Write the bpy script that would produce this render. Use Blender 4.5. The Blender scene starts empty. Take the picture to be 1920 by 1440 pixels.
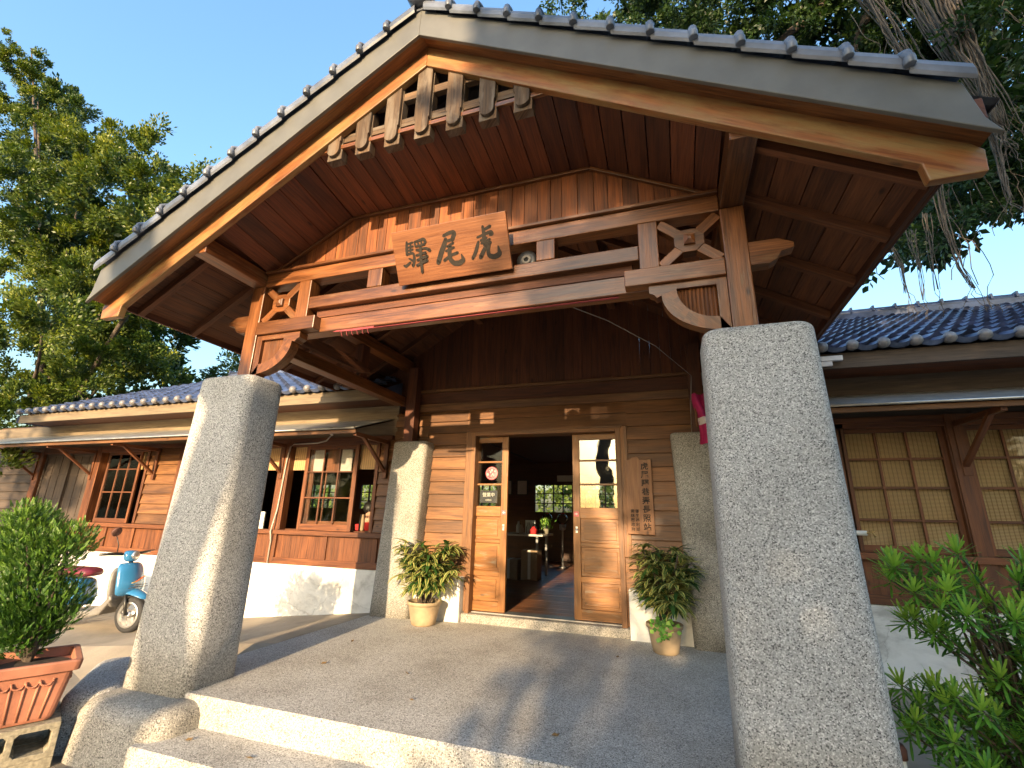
import bpy, bmesh, math, random
import numpy as np
from mathutils import Vector, Matrix
random.seed(7); RNG = np.random.RandomState(11)
PI = math.pi
S = bpy.context.scene
C = S.collection
# ---------------------------------------------------------------- camera
cd = bpy.data.cameras.new('camera'); cam = bpy.data.objects.new('camera', cd); C.objects.link(cam)
def cam_matrix(pitch, roll, yaw, loc):
    Rz = Matrix.Rotation(yaw, 3, 'Z'); Rx = Matrix.Rotation(pitch, 3, 'X'); Ry = Matrix.Rotation(roll, 3, 'Y')
    R = Rz @ Rx @ Ry
    r, f, u = R.col[0], R.col[1], R.col[2]
    M = Matrix(((r[0], u[0], -f[0], loc[0]), (r[1], u[1], -f[1], loc[1]), (r[2], u[2], -f[2], loc[2]), (0, 0, 0, 1)))
    return M
cam.matrix_world = cam_matrix(0.281, -0.024, 0.332, (1.456, -5.434, 1.161))
cd.sensor_width = 36; cd.lens = 867.277/1920*36; cd.clip_start = 0.05; cd.clip_end = 3000
S.camera = cam
# ---------------------------------------------------------------- world, sun, exposure
SUN = Vector((0.075, -1.0, 0.245)).normalized()          # towards the sun
w = bpy.data.worlds.new('World'); S.world = w; w.use_nodes = True
nt = w.node_tree; bg = nt.nodes['Background']
sky = nt.nodes.new('ShaderNodeTexSky'); sky.sky_type = 'NISHITA'; sky.sun_disc = False
sky.sun_elevation = math.asin(SUN.z); sky.sun_rotation = math.atan2(SUN.x, SUN.y)
sky.air_density = 1.7; sky.dust_density = 4.0; sky.ozone_density = 5.0; sky.altitude = 0
nt.links.new(sky.outputs[0], bg.inputs[0]); bg.inputs[1].default_value = 0.15
sl = bpy.data.lights.new('sun', 'SUN'); sl.energy = 2.8; sl.angle = math.radians(0.6); sl.color = (1.0, 0.73, 0.43)
so = bpy.data.objects.new('sun', sl); C.objects.link(so); so.rotation_euler = SUN.to_track_quat('Z', 'Y').to_euler()
so.location = (2, -30, 12)
S.view_settings.view_transform = 'Standard'; S.view_settings.look = 'None'
S.view_settings.exposure = 2.12; S.view_settings.gamma = 1.0; S.view_settings.use_curve_mapping = False
S.cycles.max_bounces = 7; S.cycles.diffuse_bounces = 5; S.cycles.transparent_max_bounces = 12
# ---------------------------------------------------------------- mesh builder
class MB:
    def __init__(s): s.V = []; s.F = []; s.g = []; s.o = []; s.r = []; s.sm = []
    def add(s, vs, fs, grain=(1, 0, 0), smooth=False, rnd=None):
        b = len(s.V); s.V += [tuple(v) for v in vs]
        r = random.random() if rnd is None else rnd; off = (random.random()*7, random.random()*7)
        for f in fs:
            s.F.append(tuple(b+i for i in f)); s.g.append(grain); s.o.append(off); s.r.append(r); s.sm.append(smooth)
        return s
    def obox(s, c, size, R=None, grain=None, **k):
        hx, hy, hz = size[0]/2, size[1]/2, size[2]/2
        R = R or Matrix.Identity(3); c = Vector(c)
        vs = [c + R @ Vector((sx*hx, sy*hy, sz*hz)) for sz in (-1, 1) for sy in (-1, 1) for sx in (-1, 1)]
        if grain is None:
            i = max(range(3), key=lambda i: size[i]); grain = tuple(R.col[i])
        return s.add(vs, [(0, 2, 3, 1), (4, 5, 7, 6), (0, 1, 5, 4), (2, 6, 7, 3), (0, 4, 6, 2), (1, 3, 7, 5)], grain, **k)
    def box(s, x0, x1, y0, y1, z0, z1, **k):
        return s.obox(((x0+x1)/2, (y0+y1)/2, (z0+z1)/2), (abs(x1-x0), abs(y1-y0), abs(z1-z0)), **k)
    def beam(s, p0, p1, w, h, up=(0, 0, 1), **k):
        p0 = Vector(p0); p1 = Vector(p1); d = (p1-p0); L = d.length; d.normalize()
        up = Vector(up); sd = d.cross(up).normalized(); u2 = sd.cross(d)
        R = Matrix((d, sd, u2)).transposed()
        return s.obox((p0+p1)/2, (L, w, h), R, tuple(d), **k)
    def prism(s, pts, f, w0, w1, grain=(1, 0, 0), **k):
        n = len(pts); vs = [f(a, b, w0) for a, b in pts] + [f(a, b, w1) for a, b in pts]
        fs = [tuple(range(n))[::-1], tuple(range(n, 2*n))] + [(i, (i+1) % n, n+(i+1) % n, n+i) for i in range(n)]
        return s.add(vs, fs, grain, **k)
    def rings(s, rings, cap=True, grain=(0, 0, 1), smooth=True, **k):
        n = len(rings[0]); vs = [p for r in rings for p in r]; fs = []
        for j in range(len(rings)-1):
            for i in range(n): fs.append((j*n+i, j*n+(i+1) % n, (j+1)*n+(i+1) % n, (j+1)*n+i))
        if cap: fs += [tuple(range(n))[::-1], tuple(range((len(rings)-1)*n, len(rings)*n))]
        return s.add(vs, fs, grain, smooth, **k)
    def lathe(s, prof, c=(0, 0, 0), R=None, n=24, **k):
        R = R or Matrix.Identity(3); c = Vector(c)
        return s.rings([[c + R @ Vector((r*math.cos(2*PI*i/n), r*math.sin(2*PI*i/n), z)) for i in range(n)] for r, z in prof], **k)
    def tube(s, pts, rad, n=8, **k):
        pts = [Vector(p) for p in pts]; rr = []
        if not hasattr(rad, '__len__'): rad = [rad]*len(pts)
        prev = None
        for i, p in enumerate(pts):
            d = (pts[min(i+1, len(pts)-1)] - pts[max(i-1, 0)]).normalized()
            a = d.cross(prev if prev else (Vector((0, 0, 1)) if abs(d.z) < .9 else Vector((1, 0, 0))))
            if a.length < 1e-4: a = d.orthogonal()
            a.normalize(); b = d.cross(a); prev = a.cross(d) if False else b.cross(d).cross(d) * -1 if False else None
            rr.append([p + (a*math.cos(2*PI*j/n) + b*math.sin(2*PI*j/n))*rad[i] for j in range(n)])
        g = (pts[-1]-pts[0]); g = g.normalized() if g.length > 0 else Vector((0, 0, 1))
        return s.rings(rr, grain=tuple(g), **k)
    def build(s, name, mat, parent=None, bevel=0, loc=None, subsurf=0):
        me = bpy.data.meshes.new(name); me.from_pydata(s.V, [], s.F)
        bm = bmesh.new(); bm.from_mesh(me); bmesh.ops.recalc_face_normals(bm, faces=bm.faces)
        uv = bm.loops.layers.uv.new('UVMap'); at = bm.faces.layers.float.new('rnd')
        for i, f in enumerate(bm.faces):
            g = Vector(s.g[i]); nrm = f.normal; v = nrm.cross(g)
            if v.length < .2: v = g.orthogonal(); g = v.cross(nrm)
            v.normalize(); f[at] = s.r[i]; f.smooth = s.sm[i]; ou, ov = s.o[i]
            for l in f.loops: l[uv].uv = (l.vert.co.dot(g)+ou, l.vert.co.dot(v)+ov)
        bm.to_mesh(me); bm.free()
        me.materials.append(mat)
        o = bpy.data.objects.new(name, me); C.objects.link(o)
        if parent: o.parent = parent
        if loc: o.location = loc
        if bevel:
            m = o.modifiers.new('bevel', 'BEVEL'); m.width = bevel; m.segments = 2; m.limit_method = 'ANGLE'; m.angle_limit = .7; m.harden_normals = False
        if subsurf:
            m = o.modifiers.new('sub', 'SUBSURF'); m.levels = m.render_levels = subsurf
        return o
def empty(name, label, cat, loc=(0, 0, 0), rz=0, group=None):
    o = bpy.data.objects.new(name, None); C.objects.link(o); o.location = loc; o.rotation_euler = (0, 0, rz)
    tag(o, label, cat, group); o.empty_display_size = .1; return o
def tag(o, label=None, cat=None, group=None, kind=None):
    if label: o['label'] = label
    if cat: o['category'] = cat
    if group: o['group'] = group
    if kind: o['kind'] = kind
    return o
def copy_tree(o, parent=None):
    c = o.copy(); C.objects.link(c); c.parent = parent
    for ch in list(o.children): copy_tree(ch, c)
    return c
# ---------------------------------------------------------------- materials
def newmat(name):
    m = bpy.data.materials.new(name); m.use_nodes = True; t = m.node_tree
    return m, t, t.nodes['Principled BSDF'], t.nodes.new, t.links.new
def ramp(N, stops):
    r = N('ShaderNodeValToRGB'); e = r.color_ramp.elements
    while len(e) < len(stops): e.new(.5)
    for i, (p, c) in enumerate(stops): e[i].position = p; e[i].color = (*c, 1)
    return r
def noise(N, L, vec, sc, det=4, rough=.55, dist=0):
    n = N('ShaderNodeTexNoise'); n.inputs['Scale'].default_value = sc; n.inputs['Detail'].default_value = det
    n.inputs['Roughness'].default_value = rough; n.inputs['Distortion'].default_value = dist
    if vec: L(vec, n.inputs['Vector'])
    return n
def mapping(N, L, vec, sc):
    m = N('ShaderNodeMapping'); m.inputs['Scale'].default_value = sc; L(vec, m.inputs['Vector']); return m.outputs[0]
def mix(N, L, a, b, fac, mode='MIX'):
    m = N('ShaderNodeMix'); m.data_type = 'RGBA'; m.blend_type = mode
    for sck, v in ((m.inputs[0], fac), (m.inputs[6], a), (m.inputs[7], b)):
        if isinstance(v, (int, float)): sck.default_value = v
        elif isinstance(v, tuple): sck.default_value = (*v, 1)
        else: L(v, sck)
    return m.outputs[2]
def bump(N, L, B, h, strength, dist=.01):
    b = N('ShaderNodeBump'); b.inputs['Strength'].default_value = strength; b.inputs['Distance'].default_value = dist
    L(h, b.inputs['Height']); L(b.outputs[0], B.inputs['Normal'])
def wood(name, dark, lite, rough=.5, worn=0, worn_col=(.3, .26, .2), coat=0, var=.5, knots=True):
    m, t, B, N, L = newmat(name)
    uv = N('ShaderNodeUVMap').outputs[0]; at = N('ShaderNodeAttribute'); at.attribute_name = 'rnd'
    fine = noise(N, L, mapping(N, L, uv, (2.2, 55, 1)), 1.6, 5, .6, .3)
    broad = noise(N, L, mapping(N, L, uv, (.9, 9, 1)), 1.5, 3, .5, .8)
    a = N('ShaderNodeMath'); a.operation = 'ADD'; L(fine.outputs[0], a.inputs[0]); L(broad.outputs[0], a.inputs[1])
    a2 = N('ShaderNodeMath'); a2.operation = 'MULTIPLY'; a2.inputs[1].default_value = .5; L(a.outputs[0], a2.inputs[0])
    mid = tuple((x+y)/2 for x, y in zip(dark, lite))
    r = ramp(N, [(.39, dark), (.5, mid), (.61, lite)]); L(a2.outputs[0], r.inputs[0])
    mr = N('ShaderNodeMapRange'); mr.inputs[3].default_value = 1-var*.75; mr.inputs[4].default_value = 1+var*.55; L(at.outputs['Fac'], mr.inputs[0])
    col = mix(N, L, r.outputs[0], mr.outputs[0], 1.0, 'MULTIPLY')
    if knots:
        v = N('ShaderNodeTexVoronoi'); v.inputs['Scale'].default_value = 2.6; L(mapping(N, L, uv, (1, 2.4, 1)), v.inputs['Vector'])
        kr = ramp(N, [(.035, (1, 1, 1)), (.10, (0, 0, 0))]); L(v.outputs['Distance'], kr.inputs[0])
        km = N('ShaderNodeMath'); km.operation = 'MULTIPLY'; km.inputs[1].default_value = .85; L(kr.outputs[0], km.inputs[0])
        col = mix(N, L, col, tuple(c*.35 for c in dark), km.outputs[0])
    if worn:
        wn = noise(N, L, mapping(N, L, uv, (1.2, 6, 1)), 1.8, 6, .65)
        wr = ramp(N, [(.62-worn*.3, (0, 0, 0)), (.70-worn*.15, (1, 1, 1))]); L(wn.outputs[0], wr.inputs[0])
        col = mix(N, L, col, mix(N, L, worn_col, tuple(c*.45 for c in worn_col), fine.outputs[0]), wr.outputs[0])
    L(col, B.inputs['Base Color'])
    rr = N('ShaderNodeMapRange'); rr.inputs[3].default_value = rough-.1; rr.inputs[4].default_value = rough+.18; L(broad.outputs[0], rr.inputs[0]); L(rr.outputs[0], B.inputs['Roughness'])
    B.inputs['Coat Weight'].default_value = coat; B.inputs['Coat Roughness'].default_value = .25
    bump(N, L, B, fine.outputs[0], .5, .004)
    return m
def plain(name, col, rough=.5, metal=0, nscale=12, nvar=.25, bmp=.1, coat=0):
    m, t, B, N, L = newmat(name)
    oc = N('ShaderNodeTexCoord').outputs['Object']; n = noise(N, L, oc, nscale, 5)
    r = ramp(N, [(.3, tuple(c*(1-nvar) for c in col)), (.7, tuple(min(1, c*(1+nvar)) for c in col))]); L(n.outputs[0], r.inputs[0])
    L(r.outputs[0], B.inputs['Base Color']); B.inputs['Roughness'].default_value = rough; B.inputs['Metallic'].default_value = metal
    B.inputs['Coat Weight'].default_value = coat
    if bmp: bump(N, L, B, n.outputs[0], bmp, .005)
    return m
def terrazzo(name, tint=(1, 1, 1), scale=165, stain=.35):
    m, t, B, N, L = newmat(name); oc = N('ShaderNodeTexCoord').outputs['Object']
    v = N('ShaderNodeTexVoronoi'); v.inputs['Scale'].default_value = scale; L(oc, v.inputs['Vector'])
    sp = N('ShaderNodeSeparateColor'); L(v.outputs['Color'], sp.inputs[0])
    T = lambda g, w=0: tuple(g*c for c in tint)
    r = ramp(N, [(0, T(.06)), (.11, T(.10)), (.18, T(.29)), (.6, T(.37)), (.8, T(.50)), (1, T(.68))]); L(sp.outputs[0], r.inputs[0])
    v2 = N('ShaderNodeTexVoronoi'); v2.feature = 'DISTANCE_TO_EDGE'; v2.inputs['Scale'].default_value = scale; L(oc, v2.inputs['Vector'])
    er = ramp(N, [(0, (1, 1, 1)), (.16, (0, 0, 0))]); L(v2.outputs[0], er.inputs[0])
    em = N('ShaderNodeMath'); em.operation = 'MULTIPLY'; em.inputs[1].default_value = .55; L(er.outputs[0], em.inputs[0])
    col = mix(N, L, r.outputs[0], T(.24), em.outputs[0])
    n = noise(N, L, oc, 1.3, 6, .6); nr = ramp(N, [(.34, (1-stain*1.2, 1-stain*1.28, 1-stain*1.4)), (.50, (1-stain*.3, 1-stain*.33, 1-stain*.4)), (.60, (1, 1, 1))]); L(n.outputs[0], nr.inputs[0])
    L(mix(N, L, col, nr.outputs[0], 1.0, 'MULTIPLY'), B.inputs['Base Color']); B.inputs['Roughness'].default_value = .78
    bump(N, L, B, v2.outputs[0], .35, .006)
    return m
def plaster(name):
    m, t, B, N, L = newmat(name); oc = N('ShaderNodeTexCoord').outputs['Object']
    n = noise(N, L, mapping(N, L, oc, (1, 1, 1.6)), 1.7, 9, .68, .4); r = ramp(N, [(.36, (.42, .41, .38)), (.46, (.66, .65, .61)), (.56, (.76, .75, .71))]); L(n.outputs[0], r.inputs[0])
    n2 = noise(N, L, oc, 30, 4); col = mix(N, L, r.outputs[0], (.58, .57, .53), .0)
    # hairline cracks
    v = N('ShaderNodeTexVoronoi'); v.feature = 'DISTANCE_TO_EDGE'; v.inputs['Scale'].default_value = 1.1
    L(mix(N, L, oc, n.outputs['Color'], .25), v.inputs['Vector']); cr = ramp(N, [(0, (1, 1, 1)), (.004, (0, 0, 0))]); L(v.outputs[0], cr.inputs[0])
    cm = N('ShaderNodeMath'); cm.operation = 'MULTIPLY'; cm.inputs[1].default_value = .5; L(cr.outputs[0], cm.inputs[0])
    L(mix(N, L, col, (.25, .23, .2), cm.outputs[0]), B.inputs['Base Color']); B.inputs['Roughness'].default_value = .85; bump(N, L, B, n2.outputs[0], .2, .01)
    return m
def concrete(name, c, sc=.8, crack=True):
    m, t, B, N, L = newmat(name); oc = N('ShaderNodeTexCoord').outputs['Object']
    n = noise(N, L, oc, sc, 9, .65, .5); n2 = noise(N, L, oc, 60, 3)
    r = ramp(N, [(.3, tuple(x*.5 for x in c)), (.5, c), (.7, tuple(x*1.35 for x in c))]); L(n.outputs[0], r.inputs[0])
    L(mix(N, L, r.outputs[0], n2.outputs['Color'], .12, 'OVERLAY'), B.inputs['Base Color']); B.inputs['Roughness'].default_value = .85; bump(N, L, B, n2.outputs[0], .3, .01)
    return m
def leafmat(name, c0, c1, c2, trans=.35, rough=.42):
    m, t, B, N, L = newmat(name); at = N('ShaderNodeAttribute'); at.attribute_name = 'rnd'
    r = ramp(N, [(0, c0), (.55, c1), (1, c2)]); L(at.outputs['Fac'], r.inputs[0]); L(r.outputs[0], B.inputs['Base Color'])
    B.inputs['Roughness'].default_value = rough; B.inputs['Specular IOR Level'].default_value = .4
    tr = N('ShaderNodeBsdfTranslucent'); L(mix(N, L, r.outputs[0], (1.0, 1.0, .35), 1.0, 'MULTIPLY'), tr.inputs[0])
    ms = N('ShaderNodeMixShader'); ms.inputs[0].default_value = trans; L(B.outputs[0], ms.inputs[1]); L(tr.outputs[0], ms.inputs[2])
    L(ms.outputs[0], t.nodes['Material Output'].inputs[0]); return m
def glassmat(name, ior=1.6, tint=(.93, .95, .95), rough=.02):
    m, t, B, N, L = newmat(name); g = N('ShaderNodeBsdfGlossy'); g.inputs['Roughness'].default_value = rough
    tr = N('ShaderNodeBsdfTransparent'); tr.inputs[0].default_value = (*tint, 1); f = N('ShaderNodeFresnel'); f.inputs[0].default_value = ior
    oc = N('ShaderNodeTexCoord').outputs['Object']; n = noise(N, L, oc, 2.2, 2); b = N('ShaderNodeBump'); b.inputs['Strength'].default_value = .05; b.inputs['Distance'].default_value = .05; L(n.outputs[0], b.inputs['Height']); L(b.outputs[0], g.inputs['Normal'])
    ms = N('ShaderNodeMixShader'); L(f.outputs[0], ms.inputs[0]); L(tr.outputs[0], ms.inputs[1]); L(g.outputs[0], ms.inputs[2])
    L(ms.outputs[0], t.nodes['Material Output'].inputs[0]); return m
def bamboo(name):
    m, t, B, N, L = newmat(name); oc = N('ShaderNodeTexCoord').outputs['Object']
    w1 = N('ShaderNodeTexWave'); w1.bands_direction = 'Z'; w1.inputs['Scale'].default_value = 26; L(oc, w1.inputs[0])
    w2 = N('ShaderNodeTexWave'); w2.bands_direction = 'X'; w2.inputs['Scale'].default_value = 9; w2.inputs['Distortion'].default_value = .8; L(oc, w2.inputs[0])
    n = noise(N, L, mapping(N, L, oc, (1.5, 1, 40)), 3, 3)
    r1 = ramp(N, [(.1, (.30, .17, .07)), (.5, (.68, .44, .20)), (1, (.78, .56, .30))]); L(w1.outputs['Color'], r1.inputs[0])
    r2 = ramp(N, [(0, (.55, .5, .45)), (.22, (1, 1, 1))]); L(w2.outputs['Color'], r2.inputs[0])
    c = mix(N, L, r1.outputs[0], r2.outputs[0], 1.0, 'MULTIPLY'); L(mix(N, L, c, n.outputs['Color'], .18, 'OVERLAY'), B.inputs['Base Color']); B.inputs['Roughness'].default_value = .6
    tr = N('ShaderNodeBsdfTranslucent'); L(c, tr.inputs[0]); ms = N('ShaderNodeMixShader'); ms.inputs[0].default_value = .25
    L(B.outputs[0], ms.inputs[1]); L(tr.outputs[0], ms.inputs[2]); L(ms.outputs[0], t.nodes['Material Output'].inputs[0])
    return m
M = dict(
 timber=wood('timber', (.070, .023, .007), (.225, .080, .023), .34, coat=.25, worn=.14, worn_col=(.25, .125, .055)),
 barge=wood('bargeboard_wood', (.12, .036, .010), (.26, .10, .03), .40, worn=.62, worn_col=(.36, .215, .08)),
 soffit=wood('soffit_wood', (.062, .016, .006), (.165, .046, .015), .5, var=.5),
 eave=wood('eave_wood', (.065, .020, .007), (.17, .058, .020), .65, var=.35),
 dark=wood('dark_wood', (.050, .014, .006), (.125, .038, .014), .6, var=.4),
 gable=wood('gable_wood', (.085, .024, .006), (.24, .070, .016), .55, var=.55),
 grey=wood('weathered_wood', (.045, .026, .015), (.16, .095, .05), .75, worn=.45, worn_col=(.20, .155, .115)),
 siding=wood('siding_wood', (.082, .033, .010), (.21, .092, .031), .48, var=.5),
 far=wood('aged_shaded_siding', (.045, .032, .024), (.095, .068, .05), .75, var=.3),  # end siding wood; on other parts its dark tone stands in for shade
 door=wood('door_wood', (.15, .056, .011), (.29, .118, .024), .36, worn=.14, worn_col=(.34, .25, .16), var=.2),
 win=wood('window_wood', (.066, .020, .007), (.18, .060, .018), .5, var=.3),
 frieze=wood('frieze_board', (.13, .095, .06), (.23, .175, .11), .7, var=.15, knots=False),
 fascia=plain('fascia_metal', (.105, .105, .098), .5, 0, 5, .16, .05),
 board=wood('name_board_wood', (.14, .048, .018), (.25, .095, .034), .34, var=.05, coat=.3, knots=False),
 plaque=wood('plaque_wood', (.17, .068, .025), (.27, .12, .045), .5, var=.05),
 ter=terrazzo('washed_granite', (1.12, 1.11, 1.08), 185, .15), floor=terrazzo('washed_granite_floor', (1.16, 1.12, 1.04), 190, .22),
 terw=terrazzo('washed_granite_warm', (.88, .84, .76), 190, .3),
 white=plaster('white_plaster'), ground=concrete('concrete_ground', (.30, .25, .185)), grass=plain('grass_ground', (.06, .075, .03), .95, 0, 2, .4, .3),
 tile=plain('roof_tile', (.115, .13, .165), .36, 0, 4, .6, .2), tileb=plain('roof_tile_blue', (.085, .11, .19), .33, 0, 3.5, .65, .2), tileball=plain('tile_cap', (.17, .16, .16), .4, 0, 20, .3, .1),
 metal=plain('awning_metal', (.42, .42, .40), .35, .6, 6, .25, .1), grey_metal=plain('grey_metal', (.3, .3, .3), .4, .7, 30, .1, 0),
 ink=plain('carved_ink', (.022, .016, .011), .9, 0, 30, .3, 0), black=plain('black_plastic', (.02, .02, .02), .4, 0, 30, .2, 0), tyre=plain('tyre_rubber', (.02, .02, .022), .75, 0, 60, .3, .2),
 alu=plain('alloy', (.55, .55, .55), .3, .8, 30, .1, 0), blue=plain('blue_paint', (.03, .16, .34), .25, 0, 6, .06, 0, 1.0), maroon=plain('maroon_vinyl', (.14, .02, .035), .4, 0, 20, .2, .05),
 scoot_grey=plain('grey_plastic', (.16, .15, .14), .5, 0, 20, .15, .05), glass=glassmat('window_glass', 1.28), doorglass=glassmat('door_glass', 2.1, (.8, .82, .8)), frost=plain('frosted_glass', (.42, .37, .33), .3, 0, 8, .12, 0), bamboo=bamboo('bamboo_blind'),
 terra=plain('terracotta', (.35, .14, .085), .7, 0, 6, .32, .2), pot=plain('cream_clay', (.33, .245, .15), .7, 0, 7, .3, .2), block=plain('cinder_block', (.24, .215, .16), .95, 0, 40, .4, .6),
 soil=plain('soil', (.035, .022, .014), .95, 0, 30, .5, .5), pink=plain('pink_cloth', (.30, .05, .06), .8, 0, 20, .2, .1), magenta=plain('magenta_cloth', (.42, .015, .11), .75, 0, 14, .2, .1), whitec=plain('white_cloth', (.7, .66, .64), .8, 0, 14, .1, .1),
 red=plain('red_shirt', (.50, .02, .02), .8, 0, 14, .2, .1), skin=plain('skin', (.5, .27, .18), .55, 0, 10, .06, 0), hair=plain('hair', (.012, .01, .009), .5, 0, 60, .4, .3),
 bark=plain('bark', (.08, .06, .045), .9, 0, 9, .45, .8), root=plain('root_bark', (.10, .078, .058), .9, 0, 14, .4, .6), card=plain('cardboard', (.30, .21, .13), .85, 0, 12, .12, .1), paper=plain('paper', (.6, .57, .5), .8, 0, 6, .05, 0),
 sticker=plain('pink_sticker', (.52, .09, .11), .5, 0, 40, .25, 0), ltpink=plain('pale_pink', (.62, .30, .30), .5, 0, 40, .1, 0), slate=plain('slate_board', (.03, .03, .035), .6, 0, 20, .2, 0), pvc=plain('pvc_pipe', (.62, .66, .66), .4, 0, 20, .1, 0), brass=plain('brass', (.5, .36, .16), .35, .9, 20, .1, 0), rust=plain('rusty_cap', (.09, .04, .03), .8, 0, 20, .4, .3),
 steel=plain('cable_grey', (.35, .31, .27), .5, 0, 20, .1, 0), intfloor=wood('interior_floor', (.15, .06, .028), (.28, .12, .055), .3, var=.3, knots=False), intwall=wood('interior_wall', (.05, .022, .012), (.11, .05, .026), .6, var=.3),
 leafdry=plain('dry_leaf', (.15, .09, .03), .7, 0, 30, .3, .1), orange=plain('orange_decal', (.7, .16, .04), .4), yellow=plain('yellow_decal', (.65, .45, .1), .4),
 fol1=leafmat('banyan_leaves', (.028, .060, .012), (.090, .135, .020), (.26, .28, .035)), fol2=leafmat('banyan_leaves_shaded', (.018, .040, .014), (.032, .070, .02), (.075, .12, .03)),  # second set is a darker copy, shade put into the leaf colour
 foljun=leafmat('conifer_sprays', (.014, .050, .008), (.040, .105, .014), (.13, .23, .030), .25), folpod=leafmat('podocarpus_leaves', (.030, .11, .024), (.15, .36, .05), (.42, .66, .12), .3, .38),
 folfar=leafmat('far_foliage', (.05, .09, .02), (.10, .16, .035), (.20, .25, .06)),
)
# variegated strap leaf: green centre stripe, cream margins (v runs across the leaf)
m, t, B, N, L = newmat('variegated_leaf'); uv = N('ShaderNodeUVMap').outputs[0]; sp = N('ShaderNodeSeparateXYZ'); L(uv, sp.inputs[0])
at = N('ShaderNodeAttribute'); at.attribute_name = 'rnd'
r = ramp(N, [(0, (.55, .52, .17)), (.24, (.55, .52, .17)), (.27, (.05, .12, .025)), (.45, (.07, .15, .03)), (.5, (.35, .36, .12)), (.55, (.07, .15, .03)), (.73, (.05, .12, .025)), (.78, (.55, .52, .17))]); L(sp.outputs[1], r.inputs[0])
g = ramp(N, [(0, (.03, .085, .02)), (.6, (.05, .12, .025)), (1, (.09, .17, .035))]); L(at.outputs['Fac'], g.inputs[0])
sel = N('ShaderNodeMath'); sel.operation = 'GREATER_THAN'; sel.inputs[1].default_value = .25; L(at.outputs['Fac'], sel.inputs[0])
cc = mix(N, L, g.outputs[0], r.outputs[0], sel.outputs[0]); L(cc, B.inputs['Base Color']); B.inputs['Roughness'].default_value = .4
tr = N('ShaderNodeBsdfTranslucent'); L(cc, tr.inputs[0]); ms = N('ShaderNodeMixShader'); ms.inputs[0].default_value = .3
L(B.outputs[0], ms.inputs[1]); L(tr.outputs[0], ms.inputs[2]); L(ms.outputs[0], t.nodes['Material Output'].inputs[0]); M['varieg'] = m

# ================================================================ SETTING
def struct(o): o['kind'] = 'structure'; return o
b = MB(); b.add([(-900, -900, -.352), (900, -900, -.352), (900, 900, -.352), (-900, 900, -.352)], [(0, 1, 2, 3)]); struct(b.build('ground', M['grass']))
b = MB(); b.add([(-26, -26, -.348), (14, -26, -.348), (14, 9.5, -.348), (-26, 9.5, -.348)], [(0, 1, 2, 3)]); struct(b.build('forecourt', M['ground']))
# ramp rising from the forecourt to the porch floor on the left
b = MB(); b.add([(-5.25, -1.6, -.3465), (-2.1, -1.6, -.002), (-2.1, .02, -.002), (-5.25, .02, -.3465), (-2.1, -2.75, -.3465), (-5.25, -2.75, -.3465)],
  [(0, 1, 2, 3), (0, 5, 4, 1)]); struct(b.build('ramp', M['ground']))
b = MB(); b.box(2.08, 12, -2.6, .02, -.6, -.18); struct(b.build('pavement', M['ground'], bevel=.015))
def rrect(x0, x1, y0, y1, z, r, n=5):
    pts = []
    for cx, cy, a0 in ((x1-r, y1-r, 0), (x0+r, y1-r, 90), (x0+r, y0+r, 180), (x1-r, y0+r, 270)):
        for i in range(n+1):
            a = math.radians(a0+90*i/n); pts.append((cx+r*math.cos(a), cy+r*math.sin(a), z))
    return pts
def roundblock(b, bot, top, z0, z1, r, er, levels=4):
    """tapered rounded block: bot/top = (x0,x1,y0,y1)"""
    rings = []
    for j in range(levels+1):
        f = j/levels; z = z0+(z1-er-z0)*f; f2 = (z-z0)/(z1-z0)
        q = [bot[i]*(1-f2)+top[i]*f2 for i in range(4)]; rings.append(rrect(*q, z, r))
    for j in range(1, 6):
        a = PI/2*j/5; ins = er*(1-math.cos(a)); z = z1-er+er*math.sin(a); f2 = (z-z0)/(z1-z0)
        q = [bot[i]*(1-f2)+top[i]*f2 for i in range(4)]
        rings.append(rrect(q[0]+ins, q[1]-ins, q[2]+ins, q[3]-ins, z, max(r-ins*.6, .02)))
    b.rings(rings)
# ================================================================ PORCH
porch = empty('entrance_porch', 'wooden gabled entrance porch on four speckled granite pillars under grey tiles', 'porch')
b = MB()
b.rings([rrect(-2.1, 2.08, -2.8, .1, z, .012, 2) for z in (-.6, -.012)]+[rrect(-2.1+.01, 2.08-.01, -2.79, .1, 0, .012, 2)], smooth=False)
b.build('floor_slab', M['floor'], porch)
b = MB(); b.rings([rrect(-1.66, 1.66, -3.13, -2.75, z, .01, 2) for z in (-.6, -.185)]+[rrect(-1.65, 1.65, -3.12, -2.75, -.174, .01, 2)], smooth=False); b.build('step', M['floor'], porch)
for sx in (-1, 1):
    b = MB(); q = [-2.36, -1.5] if sx < 0 else [1.5, 2.36]
    roundblock(b, (*q, -3.14, -2.40), (q[0]+.02, q[1]-.02, -3.08, -2.42), -.5, -.03, .2, .09); tag(b.build('base_block', M['terw'], porch))
    def mm(a, c): return (a, c) if sx > 0 else (-c, -a)
    b = MB(); roundblock(b, (*mm(1.66, 2.29), -2.83, -2.40), (*mm(1.68, 2.25), -2.76, -2.38), -.05, 2.235, .085, .05, 6); b.build('pillar', M['ter'], porch)
    b = MB(); roundblock(b, (*mm(1.555, 2.09), -.24, .06), (*mm(1.47, 1.96), -.24, .06), -.02, 2.08, .06, .03, 6); b.build('rear_pillar', M['terw'], porch)
SL = .587
def zu(x): return 4.40-SL*abs(x)      # underside of roof boards
yF = -2.62
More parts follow.
